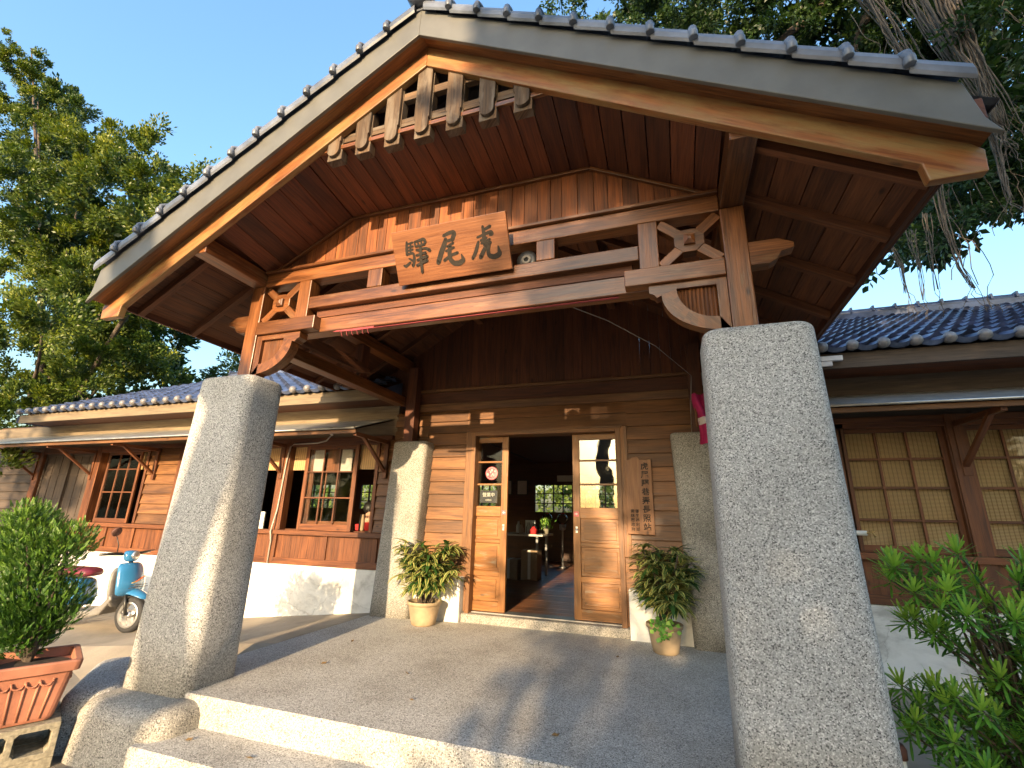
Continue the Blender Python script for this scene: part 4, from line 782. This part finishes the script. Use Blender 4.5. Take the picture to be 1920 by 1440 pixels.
# unseen trees, added and shaped to shade the right half and the far left
def shade_tree(x, y, label, blobs, dens, trunk):
    r_ = empty('unseen_shade_tree', label, 'tree', (x, y, -.35), 0, 'unseen shade trees behind the viewer')
    P, D, Nn, Ls, Ws, Rn = crown(blobs, dens, .26, .15, .4); leafmesh('crown', P, D, Nn, Ls, Ws, M['fol1'], r_, Rn); trunk_mesh('trunk', trunk, r_)
shade_tree(6.5, -16, 'wide leafy tree, unseen, added to shade the right half of the building',
    [(-4.2+i*1.2+RNG.uniform(-.3, .3), RNG.uniform(-1.5, 1.5), z, 1.05) for i in range(10) for z in (2.0, 3.2, 4.4, 5.6, 6.8, 8.0, 9.3)]+[(-2.4+i*1.25+RNG.uniform(-.3, .3), RNG.uniform(-1.5, 1.5), z, 1.05) for i in range(8) for z in (10.5, 11.8, 13.1, 14.4)]+[(-3.2+i*1.1+RNG.uniform(-.3, .3), -3+RNG.uniform(-.5, .5), z, 1.0) for i in range(8) for z in (2.6, 3.8, 5.0, 6.2, 7.4)], 170, [([(0, 0, 0), (.2, 0, 2.5), (0, 0, 6)], .35, .15)])
shade_tree(-1.12, -14, 'slender leaning tree, unseen, its trunk added to shade the left front pillar', [(-2.2+RNG.uniform(-.9, .9), RNG.uniform(-.6, .6), 9.6+RNG.uniform(0, 2.0), .7) for _ in range(9)], 60, [([(0, 0, 0), (.02, 0, 2.5), (0, 0, 5.0), (-.9, 0, 7), (-2.2, 0, 9.8)], .29, .22)])
shade_tree(-13.2, -16, 'round leafy tree, unseen, added to shade the far left wing', [(-4.2+_*1.75+RNG.uniform(-.3, .3), RNG.uniform(-1, 1), z, 1.0) for _ in range(6) for z in (1.8, 3.2, 4.6, 6.0)], 130, [([(0, 0, 0), (.1, 0, 2.5), (0, 0, 5)], .3, .12)])
# ================================================================ STRAP LEAVES
class Strap:
    def __init__(s): s.V = []; s.F = []; s.UV = []; s.R = []
    def leaf(s, base, d, L_, W_, droop, n=5, rnd=None, fold=.25, twist=0, blunt=False):
        base = Vector(base); d = Vector(d).normalized(); r = random.random() if rnd is None else rnd
        side = d.cross(Vector((0, 0, 1)))
        if side.length < .05: side = Vector((1, 0, 0))
        side.normalize()
        if twist: side = Matrix.Rotation(twist, 3, d) @ side
        p = base.copy(); b0 = len(s.V); dd = d.copy()
        for i in range(n+1):
            u = i/n; wd = (W_*(.35+.65*min(1, u*2.2))*(1 if u < .9 else .55)*.5) if blunt else W_*(math.sin(PI*min(1, .12+u*.95))**.6 if u < .98 else .04)*.5; up = side.cross(dd)
            s.V += [tuple(p-side*wd+up*wd*fold), tuple(p), tuple(p+side*wd+up*wd*fold)]
            p = p+dd*(L_/n); dd = (dd+Vector((0, 0, -droop/n))).normalized()
        for i in range(n):
            a = b0+i*3
            for k in (0, 1):
                s.F.append((a+k, a+k+1, a+k+4, a+k+3)); s.R.append(r); v0, v1 = k*.5, k*.5+.5; s.UV += [(i/n, v0), (i/n, v1), ((i+1)/n, v1), ((i+1)/n, v0)]
    def build(s, name, mat, parent=None):
        me = bpy.data.meshes.new(name); me.from_pydata(s.V, [], s.F); uv = me.uv_layers.new(name='UVMap'); uv.data.foreach_set('uv', np.array(s.UV, dtype=np.float32).ravel())
        a = me.attributes.new('rnd', 'FLOAT', 'FACE'); a.data.foreach_set('value', np.array(s.R, dtype=np.float32)); me.polygons.foreach_set('use_smooth', [True]*len(s.F)); me.materials.append(mat)
        o = bpy.data.objects.new(name, me); C.objects.link(o); o.parent = parent; return o
# ================================================================ POTTED PALMS at the door
def palm(name, label, loc, rt_, h, spread, top, seed, ivy=False):
    random.seed(seed); e = empty(name, label, 'potted plant', loc, 0, 'potted variegated palms beside the door')
    b = MB(); b.lathe([(rt_*.62, 0), (rt_*.70, .012), (rt_*.78, h*.3), (rt_*.92, h*.8), (rt_*.95, h*.85), (rt_*1.0, h*.86), (rt_*1.02, h*.98), (rt_*.98, h), (rt_*.90, h*.985), (rt_*.88, h*.8), (0, h*.8)], n=32); b.build('pot', M['pot'], e)
    b = MB(); b.lathe([(0, h*.84), (rt_*.87, h*.83)], n=20, cap=False); b.build('soil', M['soil'], e)
    st = MB(); lf = Strap()
    for k in range(24):
        a = random.random()*2*PI; rr = spread*random.uniform(.05, .72); z = h+(top-h)*random.uniform(.22, .88)
        base = Vector((random.uniform(-.07, .07), random.uniform(-.07, .07), h*.82)); tip = Vector((rr*math.cos(a), rr*math.sin(a)*.75, z)); midp = base.lerp(tip, .5)+Vector((0, 0, .05))
        st.tube([base, midp, tip], .007, 6)
        for q in range(7):
            f = .36+.64*q/6; p = base.lerp(midp, f*2) if f < .5 else midp.lerp(tip, f*2-1)
            a2 = random.random()*2*PI; ln = random.uniform(.05, .12); o = p+Vector((math.cos(a2), math.sin(a2)*.8, .35))*ln
            st.tube([p, o], .003, 4)
            nl = random.randint(5, 8)
            main = Vector((math.cos(a2)*.8, math.sin(a2)*.8, random.uniform(.0, .7)))
            for j in range(nl):
                an = a2+(j-(nl-1)/2)*.55+random.uniform(-.12, .12); el = main.z+random.uniform(-.25, .35)
                lf.leaf(o, (math.cos(an), math.sin(an), el), random.uniform(.13, .23)*spread/.42, random.uniform(.034, .048), random.uniform(.6, 1.6), 5)
    st.build('stems', M['bark'], e); lf.build('leaves', M['varieg'], e)
    if ivy:
        iv = []
        P = RNG.normal(size=(70, 3))*[.06, .03, .045]+[.0, -rt_*.95, h*.97]; D = RNG.normal(size=(70, 3))*[1, .3, 1]; leafmesh('creeper', P, D, RNG.normal(size=(70, 3))*.4+[0, -1, .2], .045, .045, M['folpod'], e)
    return e
palm('potted_palm', 'fuller variegated palm in a cream clay pot left of the doorway', (-1.26, -.38, 0), .19, .245, .42, .92, 3)
palm('potted_palm', 'variegated palm with clover at its rim in a cream clay pot right of the doorway', (1.30, -.46, 0), .165, .25, .40, .98, 9, True)
# ================================================================ RIGHT BUSH (whorled strap leaves)
random.seed(21); rb = empty('podocarpus_shrub', 'bright green shrub with whorls of narrow leaves in the right foreground', 'shrub', (3.05, -2.1, -.18))
st = MB(); lf = Strap()
def inb(x, z):
    # silhouette of the shrub in its own plane: two lobes with a gap between
    if z > .62: return x > 2.50+max(0, z-.98)*2.2
    if z > .42: return x > 2.85
    return x > 2.50+(.22 if z < .02 else 0)
tips = []
while len(tips) < 150:
    x = random.uniform(2.42, 3.45); z = random.uniform(-.12, 1.05); y = -2.3+random.uniform(-.25, .35)
    if inb(x, z) and all((Vector((x, y, z))-t_).length > .078 for t_ in tips): tips.append(Vector((x, y, z)))
for t_ in tips:
    root = Vector((3.05+random.uniform(-.05, .05), -2.1, -.1)); ctr = Vector((3.1+(t_.x-3.1)*.45, -2.08+(t_.y+2.08)*.5, t_.z-.22 if t_.z > .1 else t_.z))
    o = Vector((3.05, -2.1, -.18)); st.tube([root-o, ctr-o, t_-o], [.009, .006, .003], 5)
    ax = (t_-ctr).normalized()*.5+Vector((random.uniform(-.25, .25), -.75, .60)); ax.normalize(); s1 = ax.orthogonal().normalized(); s2 = ax.cross(s1); rnd0 = random.random()
    for k in range(28):
        a = k*2.4; op = .2+1.3*(k/28); d = ax*math.cos(op)+(s1*math.cos(a)+s2*math.sin(a))*math.sin(op)
        lf.leaf(t_-ax*.05*(k/28)-o, d, random.uniform(.085, .125), .0125, random.uniform(-.1, .35), 4, rnd=min(1, max(0, .32+.6*(1-k/28)*(.4+.6*rnd0)+.2*(t_.z > .3)*(1-k/28)+random.uniform(-.12, .12))), fold=.12, twist=random.uniform(-.4, .4), blunt=True)
    bx_ = (ctr-t_).normalized()
    for k in range(16):
        a = k*2.4; q = t_+bx_*(.06+.11*k/16); d = (-bx_*.5+s1*math.cos(a)+s2*math.sin(a))
        lf.leaf(q-o, d, random.uniform(.06, .09), .0135, random.uniform(0, .4), 3, rnd=random.uniform(0, .35), fold=.12, blunt=True)
st.build('branches', M['bark'], rb); lf.build('leaves', M['folpod'], rb)
# ================================================================ LEFT PLANTER: conifer in a terracotta box on cinder blocks
pl = empty('potted_conifer', 'feathery green conifer bush in a square terracotta planter at the left edge', 'potted plant', (-2.49, -3.26, -.10), math.atan2(-.89, -.46)+PI)
# local +x runs back along the right rim, +y to the left
W_, H_ = .42, .335
def ringsq(hw, z, r=.03): return rrect(-hw, hw, -hw, hw, z, r, 3)
b = MB(); b.rings([ringsq(.155, 0), ringsq(.165, .02), ringsq(.205, .26), ringsq(.208, .27), ringsq(.235, .275), ringsq(.242, .325), ringsq(.236, .335), ringsq(.205, .333), ringsq(.20, .28)], smooth=False); bx = b.build('planter', M['terra'], pl, .003)
b = MB()
for s_ in range(4):
    Rm = Matrix.Rotation(s_*PI/2, 3, 'Z')
    for q in (-.125, -.062, 0, .062, .125):
        p0 = Rm @ Vector((.163, q*.8, .02)); p1 = Rm @ Vector((.203, q, .24)); b.tube([p0, p1], .008, 6)
    for q in (-.094, -.031, .031, .094):
        b.tube([Rm @ Vector((.206, q+.031*math.cos(a), .235-.03*math.sin(a))) for a in (0, .5, 1, PI/2, 2.1, 2.6, PI)], .006, 6)
b.build('relief', M['terra'], bx)
b = MB(); b.lathe([(0, .30), (.20, .285)], n=16, cap=False); b.build('soil', M['soil'], pl)
random.seed(5)
lobes = [((.02, .02, .62), .25), ((.10, -.05, .85), .20), ((-.06, .10, .82), .22), ((.0, .2, .95), .20), ((.0, .0, 1.05), .17), ((.16, -.10, .60), .20), ((-.1, -.12, .60), .22), ((.2, .12, .62), .2), ((.02, .34, .72), .2), ((.05, .28, 1.0), .16), ((.12, -.22, .72), .16), ((.16, -.2, .5), .15)]
Rl = Matrix.Rotation(-(math.atan2(-.89, -.46)+PI), 3, 'Z')     # lobes given in world axes (x right, y back)
PP = []; DD = []; NN = []; RR = []; LL = []
b = MB()
for (c, r) in [((.0, .0, .44), .17), ((.05, .05, .46), .14), ((-.15, .05, .45), .18), ((-.02, .0, .58), .25), ((.08, .10, .60), .19), ((-.22, .05, .66), .24), ((-.02, .02, .90), .22), ((-.20, .0, 1.0), .20), ((.08, .08, .98), .16), ((-.36, .05, .85), .22), ((-.45, .1, 1.05), .2), ((-.30, 0, .50), .2), ((-.20, -.05, 1.16), .12), ((-.6, .1, .8), .22)]:
    c = Vector(c)+Vector((-.16, 0, .02)); base = Vector((-.05, .02, .28)); b.tube([Rl @ base, Rl @ (base.lerp(c, .5)+Vector((0, 0, -.03))), Rl @ c], .010, 5)
    for k in range(int(560*(r/.2)**2)):
        d = Vector(RNG.normal(size=3)); d.normalize(); p = c+d*r*(random.random()**.45); g = (d*.55+Vector((0, 0, .8))+Vector(RNG.normal(size=3))*.22).normalized()
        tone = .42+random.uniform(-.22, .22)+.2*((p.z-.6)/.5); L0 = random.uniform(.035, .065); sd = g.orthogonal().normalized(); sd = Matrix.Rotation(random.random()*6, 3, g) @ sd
        for j in range(16):
            u = j/16; sgn = 1 if j % 2 else -1; q = p+g*L0*u; dj = (g*.9+sd*sgn*.75*(1-u*.7)).normalized()
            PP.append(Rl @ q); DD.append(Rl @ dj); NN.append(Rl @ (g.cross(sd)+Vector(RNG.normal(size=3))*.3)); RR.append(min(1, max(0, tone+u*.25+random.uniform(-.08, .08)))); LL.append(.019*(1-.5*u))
leafmesh('foliage', np.array(PP), np.array(DD), np.array(NN), np.array(LL), .0055, M['foljun'], pl, np.array(RR)); b.build('branches', M['bark'], pl)
def cinder(label, loc, rz):
    e = empty('cinder_block', label, 'block', loc, rz, None); b = MB(); L_, Wd, Hh, t_ = .42, .20, .185, .032
    b.box(-L_/2, L_/2, -Wd/2, Wd/2, Hh-t_, Hh); b.box(-L_/2, L_/2, -Wd/2, Wd/2, 0, t_)
    for x in (-L_/2, -t_/2, L_/2-t_): b.box(x, x+t_, -Wd/2, Wd/2, t_, Hh-t_)
    for x in (-L_/2+t_, L_/2-t_, -t_/2, t_/2):
        for z in (t_, Hh-t_): s_ = .016; b.obox((x, 0, z), (s_*1.6, Wd-.002, s_*1.6), Matrix.Rotation(PI/4, 3, 'Y'))
    b.build('block', M['block'], e, .003); return e
rzp = math.atan2(-.89, -.46)+PI
c0 = Vector((-2.49, -3.26, 0)); ux = Vector((math.cos(rzp), math.sin(rzp), 0)); uy = Vector((-ux.y, ux.x, 0))
for k, (a, z, lb) in enumerate([(-.11, -.292, 'grey hollow cinder block under the terracotta planter, nearer the granite kerb'), (.11, -.292, 'grey hollow cinder block under the far side of the planter')]):
    p = c0-uy*a*1.0; cinder(lb, (p.x, p.y, z), rzp)
for k, a in enumerate((-.11, .11)):
    p = c0-uy*a; b = MB(); b.box(-.21, .21, -.1, .1, 0, .056); o = b.build('paver', M['block'], loc=(p.x, p.y, -.3485), bevel=.004); o.rotation_euler = (0, 0, rzp); tag(o, ('flat concrete paver on the ground under the cinder block nearer the kerb', 'flat concrete paver on the ground under the far cinder block')[k], 'paver')
# ================================================================ SCOOTER
sc = empty('scooter', 'blue and grey motor scooter parked by the white wall left of the porch', 'scooter', (-5.16, -.86, -.345), math.radians(8))
# local +x = forward, origin under the front wheel
def wheel(x, nm):
    Rw = Matrix.Rotation(PI/2, 3, 'X')
    b = MB(); b.lathe([(.150, .045), (.185, .05), (.208, .03), (.215, 0), (.208, -.03), (.185, -.05), (.150, -.045), (.15, .045)], (x, 0, .215), Rw, 36, cap=False); ty = b.build(nm, M['tyre'], sc)
    b = MB(); b.lathe([(.128, .045), (.152, .047), (.156, 0), (.152, -.047), (.128, -.045), (.128, .045)], (x, 0, .215), Rw, 36, cap=False); b.lathe([(0, .05), (.035, .05), (.04, -.05), (0, -.05)], (x, 0, .215), Rw, 18)
    for i in range(3):
        a = i*2*PI/3+.5; d = Vector((math.cos(a), 0, math.sin(a))); s_ = Vector((-math.sin(a), 0, math.cos(a))); c = Vector((x, 0, .215))
        pr = [c+d*.03+s_*.03, c+d*.03-s_*.03, c+d*.14-s_*.012+s_*.02, c+d*.14+s_*.055]; b.add([v+Vector((0, -.018, 0)) for v in pr]+[v+Vector((0, .018, 0)) for v in pr], [(0, 1, 2, 3), (7, 6, 5, 4), (0, 4, 5, 1), (1, 5, 6, 2), (2, 6, 7, 3), (3, 7, 4, 0)])
    b.build('rim', M['alu'], ty)
wheel(0, 'front_wheel'); wheel(-1.18, 'rear_wheel')
b = MB()
for y in (-.075, .075): b.tube([(0, y, .215), (-.07, y, .46)], .018, 8)
b.tube([(-.06, 0, .43), (-.20, 0, .88)], .025, 8); b.build('fork', M['black'], sc)
f = lambda a, c, ww: (a, ww, c)
b = MB(); b.rings([[(x, y*wd, z+dz*(1-y*y)) for y in (-1, -.6, 0, .6, 1)]+[(x, y*wd, z-.015+dz*(1-y*y)) for y in (1, .6, 0, -.6, -1)] for x, z, wd, dz in ((.20, .40, .045, .03), (.12, .44, .085, .05), (0, .47, .10, .06), (-.12, .48, .11, .06), (-.20, .44, .10, .05))]); b.build('front_fender', M['blue'], sc, subsurf=1)
def shell(rows, mat, nm, sub=1):
    b = MB(); b.rings([[(x+cx*(1-y*y), y*wd, z) for y in (-1, -.75, -.35, .0, .35, .75, 1)]+[(x+cx*(1-y*y)-.05, y*wd*.96, z) for y in (1, .75, .35, 0, -.35, -.75, -1)] for x, z, wd, cx in rows]); return b.build(nm, mat, sc, subsurf=sub)
ls = shell([(-.10, .42, .17, .06), (-.085, .50, .20, .09), (-.10, .60, .195, .10), (-.13, .72, .185, .09), (-.165, .80, .16, .08), (-.18, .83, .12, .06)], M['blue'], 'leg_shield')
b = MB(); b.box(.012, .02, -.13, .13, .535, .542); b.box(.010, .018, -.12, .12, .560, .566); b.build('grille_slots', M['black'], ls)
b = MB()
for q, (yy_, zz_) in enumerate(((-.01, .615), (.03, .63), (.07, .65))): b.obox((.004-.01*q, yy_, zz_), (.006, .06, .014), Matrix.Rotation(.35, 3, 'X'))
b.build('emblem', M['orange'], ls); b = MB(); b.obox((.0, -.05, .60), (.006, .07, .012), Matrix.Rotation(.2, 3, 'X')); b.build('emblem', M['yellow'], ls)
shell([(-.17, .28, .16, .0), (-.20, .42, .19, .02), (-.22, .62, .19, .03), (-.25, .80, .15, .02)], M['scoot_grey'], 'inner_shield')
b = MB(); b.prism([(-.16, .40), (-.30, .22), (-.42, .19), (-.82, .19), (-.82, .25), (-.45, .26), (-.30, .34), (-.20, .46)], f, -.17, .17); b.build('floorboard', M['scoot_grey'], sc, .02)
b = MB(); b.rings([rrect(-1.42, -.72, -.15, .15, .24, .10), rrect(-1.46, -.70, -.17, .17, .40, .12), rrect(-1.48, -.74, -.16, .16, .56, .12), rrect(-1.46, -.76, -.13, .13, .62, .1)]); b.build('body_panel', M['blue'], sc, subsurf=1)
b = MB(); b.rings([rrect(-1.44, -.68, -.13, .13, .62, .1), rrect(-1.46, -.66, -.15, .15, .67, .12), rrect(-1.46, -.68, -.14, .14, .72, .12), rrect(-1.40, -.74, -.10, .10, .745, .09)]); b.build('seat', M['maroon'], sc, subsurf=1)
hb = MB(); hb.rings([[( -.20+xo+.07*math.cos(a), .11*math.sin(a)*s_, z) for a in [i*PI/6 for i in range(12)]] for z, s_, xo in ((.83, .5, 0), (.87, .9, .01), (.93, 1.0, .01), (.98, .7, -.02))]); hc = hb.build('handlebar_cover', M['blue'], sc, subsurf=1)
b = MB(); b.lathe([(0, .0), (.045, .0), (.055, -.02)], (-.115, 0, .915), Matrix.Rotation(PI/2, 3, 'Y'), 20); b.build('headlight', M['alu'], hc)
b = MB(); b.tube([(-.22, -.10, .93), (-.25, -.24, .94), (-.30, -.34, .94)], .017, 8); b.tube([(-.22, .10, .93), (-.25, .24, .94), (-.30, .34, .94)], .017, 8); b.tube([(-.18, -.16, .955), (-.2, -.32, .96)], .006, 6); b.tube([(-.18, .16, .955), (-.2, .32, .96)], .006, 6); b.build('handlebar', M['black'], sc)
b = MB(); b.tube([(-.23, -.18, .95), (-.22, -.19, 1.05), (-.25, -.22, 1.16)], .006, 6); mt_ = b.build('mirror', M['black'], sc); b = MB(); b.lathe([(0, .012), (.055, .012), (.062, 0), (.05, -.02), (0, -.028)], (-.25, -.23, 1.21), Matrix.Rotation(PI/2+.4, 3, 'Y'), 22); b.build('mirror_housing', M['rust'], mt_)
# ================================================================ ROOM CONTENTS
tb = empty('table', 'white topped table with bottles just inside the doorway', 'table', (-1.55, 3.5, .10)); b = MB(); b.box(-.75, .72, -.4, .4, .74, .775); b.build('tabletop', M['paper'], tb, .004)
for x in (-.68, .60):
    for y in (-.33, .33): b = MB(); b.box(x-.02, x+.02, y-.02, y+.02, 0, .74); b.build('leg', M['grey_metal'], tb)
for i, (x, y, h, mt2, lb) in enumerate([(-1.30, 3.3, .16, 'steel', 'short bottle at the left of the table'), (-1.2, 3.45, .2, 'glass', 'clear jar on the table behind the bottles'), (-1.06, 3.3, .13, 'red', 'round red pot on the table'), (-.95, 3.4, .17, 'glass', 'clear jar on the table beside the red pot'), (-1.42, 3.5, .22, 'pvc', 'pale jar standing at the back of the table'), (-1.13, 3.6, .18, 'black', 'black bottle at the back of the table')]):
    b = MB(); r_ = .045 if mt2 != 'red' else .075; b.lathe([(r_*.9, 0), (r_, .01), (r_, h*.6), (r_*.45, h*.8), (r_*.4, h), (0, h)], n=16); tag(b.build('jar', M[mt2], loc=(x, y, .877)), lb, 'jar')
P = RNG.normal(size=(120, 3))*[.05, .04, .05]+[0, 0, .18]; D = RNG.normal(size=(120, 3))*.5+[0, 0, 1]; e = empty('herb_pot', 'small leafy plant in a pot on the table', 'potted plant', (-.84, 3.4, .875)); leafmesh('leaves', P, D, RNG.normal(size=(120, 3)), .07, .02, M['folpod'], e); b = MB(); b.lathe([(.04, 0), (.055, .10), (0, .10)]); b.build('pot', M['block'], e)
for (x, y, sx_, sy_, h, lb) in ((-1.05, 3.15, .30, .3, .50, 'tall cardboard box under the table front'), (-1.42, 3.1, .34, .3, .34, 'lower cardboard box beside the tall box under the table')):
    b = MB(); b.box(-sx_/2, sx_/2, -sy_/2, sy_/2, 0, h); o = b.build('carton', M['card'], bevel=.004); o.location = (x, y, .102); tag(o, lb, 'box'); t2 = MB(); t2.box(-.025, .025, -sy_/2-.001, sy_/2+.001, 0.02, h+.001); t2.build('tape', M['paper'], o)
for i, (x, lb) in enumerate(((-1.36, 'left glass globe dispenser on a stand in the dark room'), (-1.0, 'right glass globe dispenser on a stand in the dark room'))):
    g = empty('globe_dispenser', lb, 'dispenser', (x, 5.5, .10), 0, 'glass globe dispensers inside the room'); b = MB(); b.lathe([(.12, 0), (.12, .02), (.02, .04), (.02, .80), (.07, .82), (.08, .93), (0, .93)], n=20); b.build('stand', M['grey_metal'], g)
    b = MB(); b.lathe([(.04, .93)]+[(.125*math.sin(a), 1.05-.125*math.cos(a)) for a in [.4+i_*.27 for i_ in range(10)]], n=24); b.build('globe', M['glass'], g); b = MB(); b.lathe([(.05, 1.165), (.05, 1.185), (0, 1.19)], n=16); b.build('lid', M['red'], g)
ap = MB(); ap.box(-.10, .10, 0, .01, .1, .34); o = ap.build('tablet', M['pvc'], loc=(-1.22, 3.62, .78)); tag(o, 'upright white tablet screen on the table', 'tablet')
for i, (x, lb) in enumerate(((-2.9, 'left framed picture on the rear wall'), (-2.45, 'right framed picture on the rear wall'))):
    e = empty('picture_frame', lb, 'picture', (x, 6.98, 1.75)); b = MB(); b.box(-.16, .16, -.02, 0, 0, .42); b.build('frame', M['black'], e); b = MB(); b.box(-.13, .13, -.024, -.02, .03, .39); b.build('print', M['frost'], e)
b = MB(); b.box(-.45, .45, -.01, 0, 0, .16); o = b.build('wall_banner', M['paper'], loc=(-1.02, 6.98, 2.12)); tag(o, 'pale paper banner above the rear window', 'banner')
cf_ = MB(); cf_.box(-.16, .16, 0, .02, 0, .30); o = cf_.build('white_chair_back', M['pvc'], loc=(-4.72, .40, .86)); tag(o, 'white board leaning inside the window hidden partly by the left pillar', 'board')
# ================================================================ PERSON seated inside the left window
pe = empty('person', 'seated person in a red shirt with dark hair seen through the left open window', 'person', (-3.20, 1.05, .10))
def skin(name, verts, edges, rad, mat, parent, root=0, sub=2):
    me = bpy.data.meshes.new(name); me.from_pydata(verts, edges, []); o = bpy.data.objects.new(name, me); C.objects.link(o); o.parent = parent; me.materials.append(mat)
    md = o.modifiers.new('skin', 'SKIN'); 
    for i, r in enumerate(rad): me.skin_vertices[0].data[i].radius = r if hasattr(r, '__len__') else (r, r)
    me.skin_vertices[0].data[root].use_root = True; md.use_smooth_shade = True; s_ = o.modifiers.new('s', 'SUBSURF'); s_.levels = s_.render_levels = sub; return o
V = [(0, 0, .48), (.02, 0, .68), (.06, 0, .88), (.07, 0, .96), (.085, 0, 1.02), (.10, 0, 1.10), (.09, 0, 1.18), (.07, .17, .86), (.16, .22, .64), (.34, .12, .66), (.42, .08, .68), (.07, -.17, .86), (.14, -.22, .62), (.33, -.10, .66), (.41, -.05, .68), (.35, .09, .47), (.38, .09, .06), (.35, -.09, .47), (.38, -.09, .06), (.50, .09, .03), (.50, -.09, .03)]
Ed = [(0, 1), (1, 2), (2, 3), (3, 4), (4, 5), (5, 6), (2, 7), (7, 8), (8, 9), (9, 10), (2, 11), (11, 12), (12, 13), (13, 14), (0, 15), (15, 16), (0, 17), (17, 18), (16, 19), (18, 20)]
Rd = [.13, (.12, .14), (.12, .15), .055, .055, (.085, .07), .075, .055, .045, .036, .03, .055, .045, .036, .03, .075, .045, .075, .045, .035, .035]
bo = skin('body', V, Ed, Rd, M['skin'], pe)
Vs = [(0, 0, .50), (.02, 0, .68), (.06, 0, .87), (.065, 0, .945), (.07, .17, .865), (.125, .205, .74), (.07, -.17, .865), (.12, -.205, .73)]
skin('shirt', Vs, [(0, 1), (1, 2), (2, 3), (2, 4), (4, 5), (2, 6), (6, 7)], [.145, (.135, .155), (.135, .165), .065, .07, .062, .07, .062], M['red'], pe)
b = MB(); b.lathe([(.0, .10), (.05, .09), (.088, .045), (.096, -.01), (.085, -.06), (.05, -.09)], (.075, 0, 1.155), Matrix.Rotation(-.55, 3, 'Y'), 20); b.build('hair', M['hair'], pe)
b = MB(); b.lathe([(0, .0), (.012, .0), (.008, .02), (0, .028)], (.182, 0, 1.095), Matrix.Rotation(PI/2, 3, 'Y'), 8)
b.build('nose', M['skin'], pe); b = MB()
for y in (-.032, .032): b.lathe([(0, .008), (.009, .004), (.010, 0)], (.172, y, 1.125), Matrix.Rotation(PI/2, 3, 'Y'), 8)
b.build('eyes', M['black'], pe)
b = MB(); b.lathe([(.035, 0), (.04, .02), (.038, .16), (.03, .2), (.032, .22), (0, .22)], n=16); tag(b.build('thermos', M['pot'], loc=(-2.66, .25, .935)), 'cream thermos flask on the window ledge beside the person', 'flask')
b = MB(); b.box(-3.8, -2.3, .06, .45, .90, .935); tag(b.build('window_counter', M['win']), 'wooden counter board inside the open left window', 'counter')
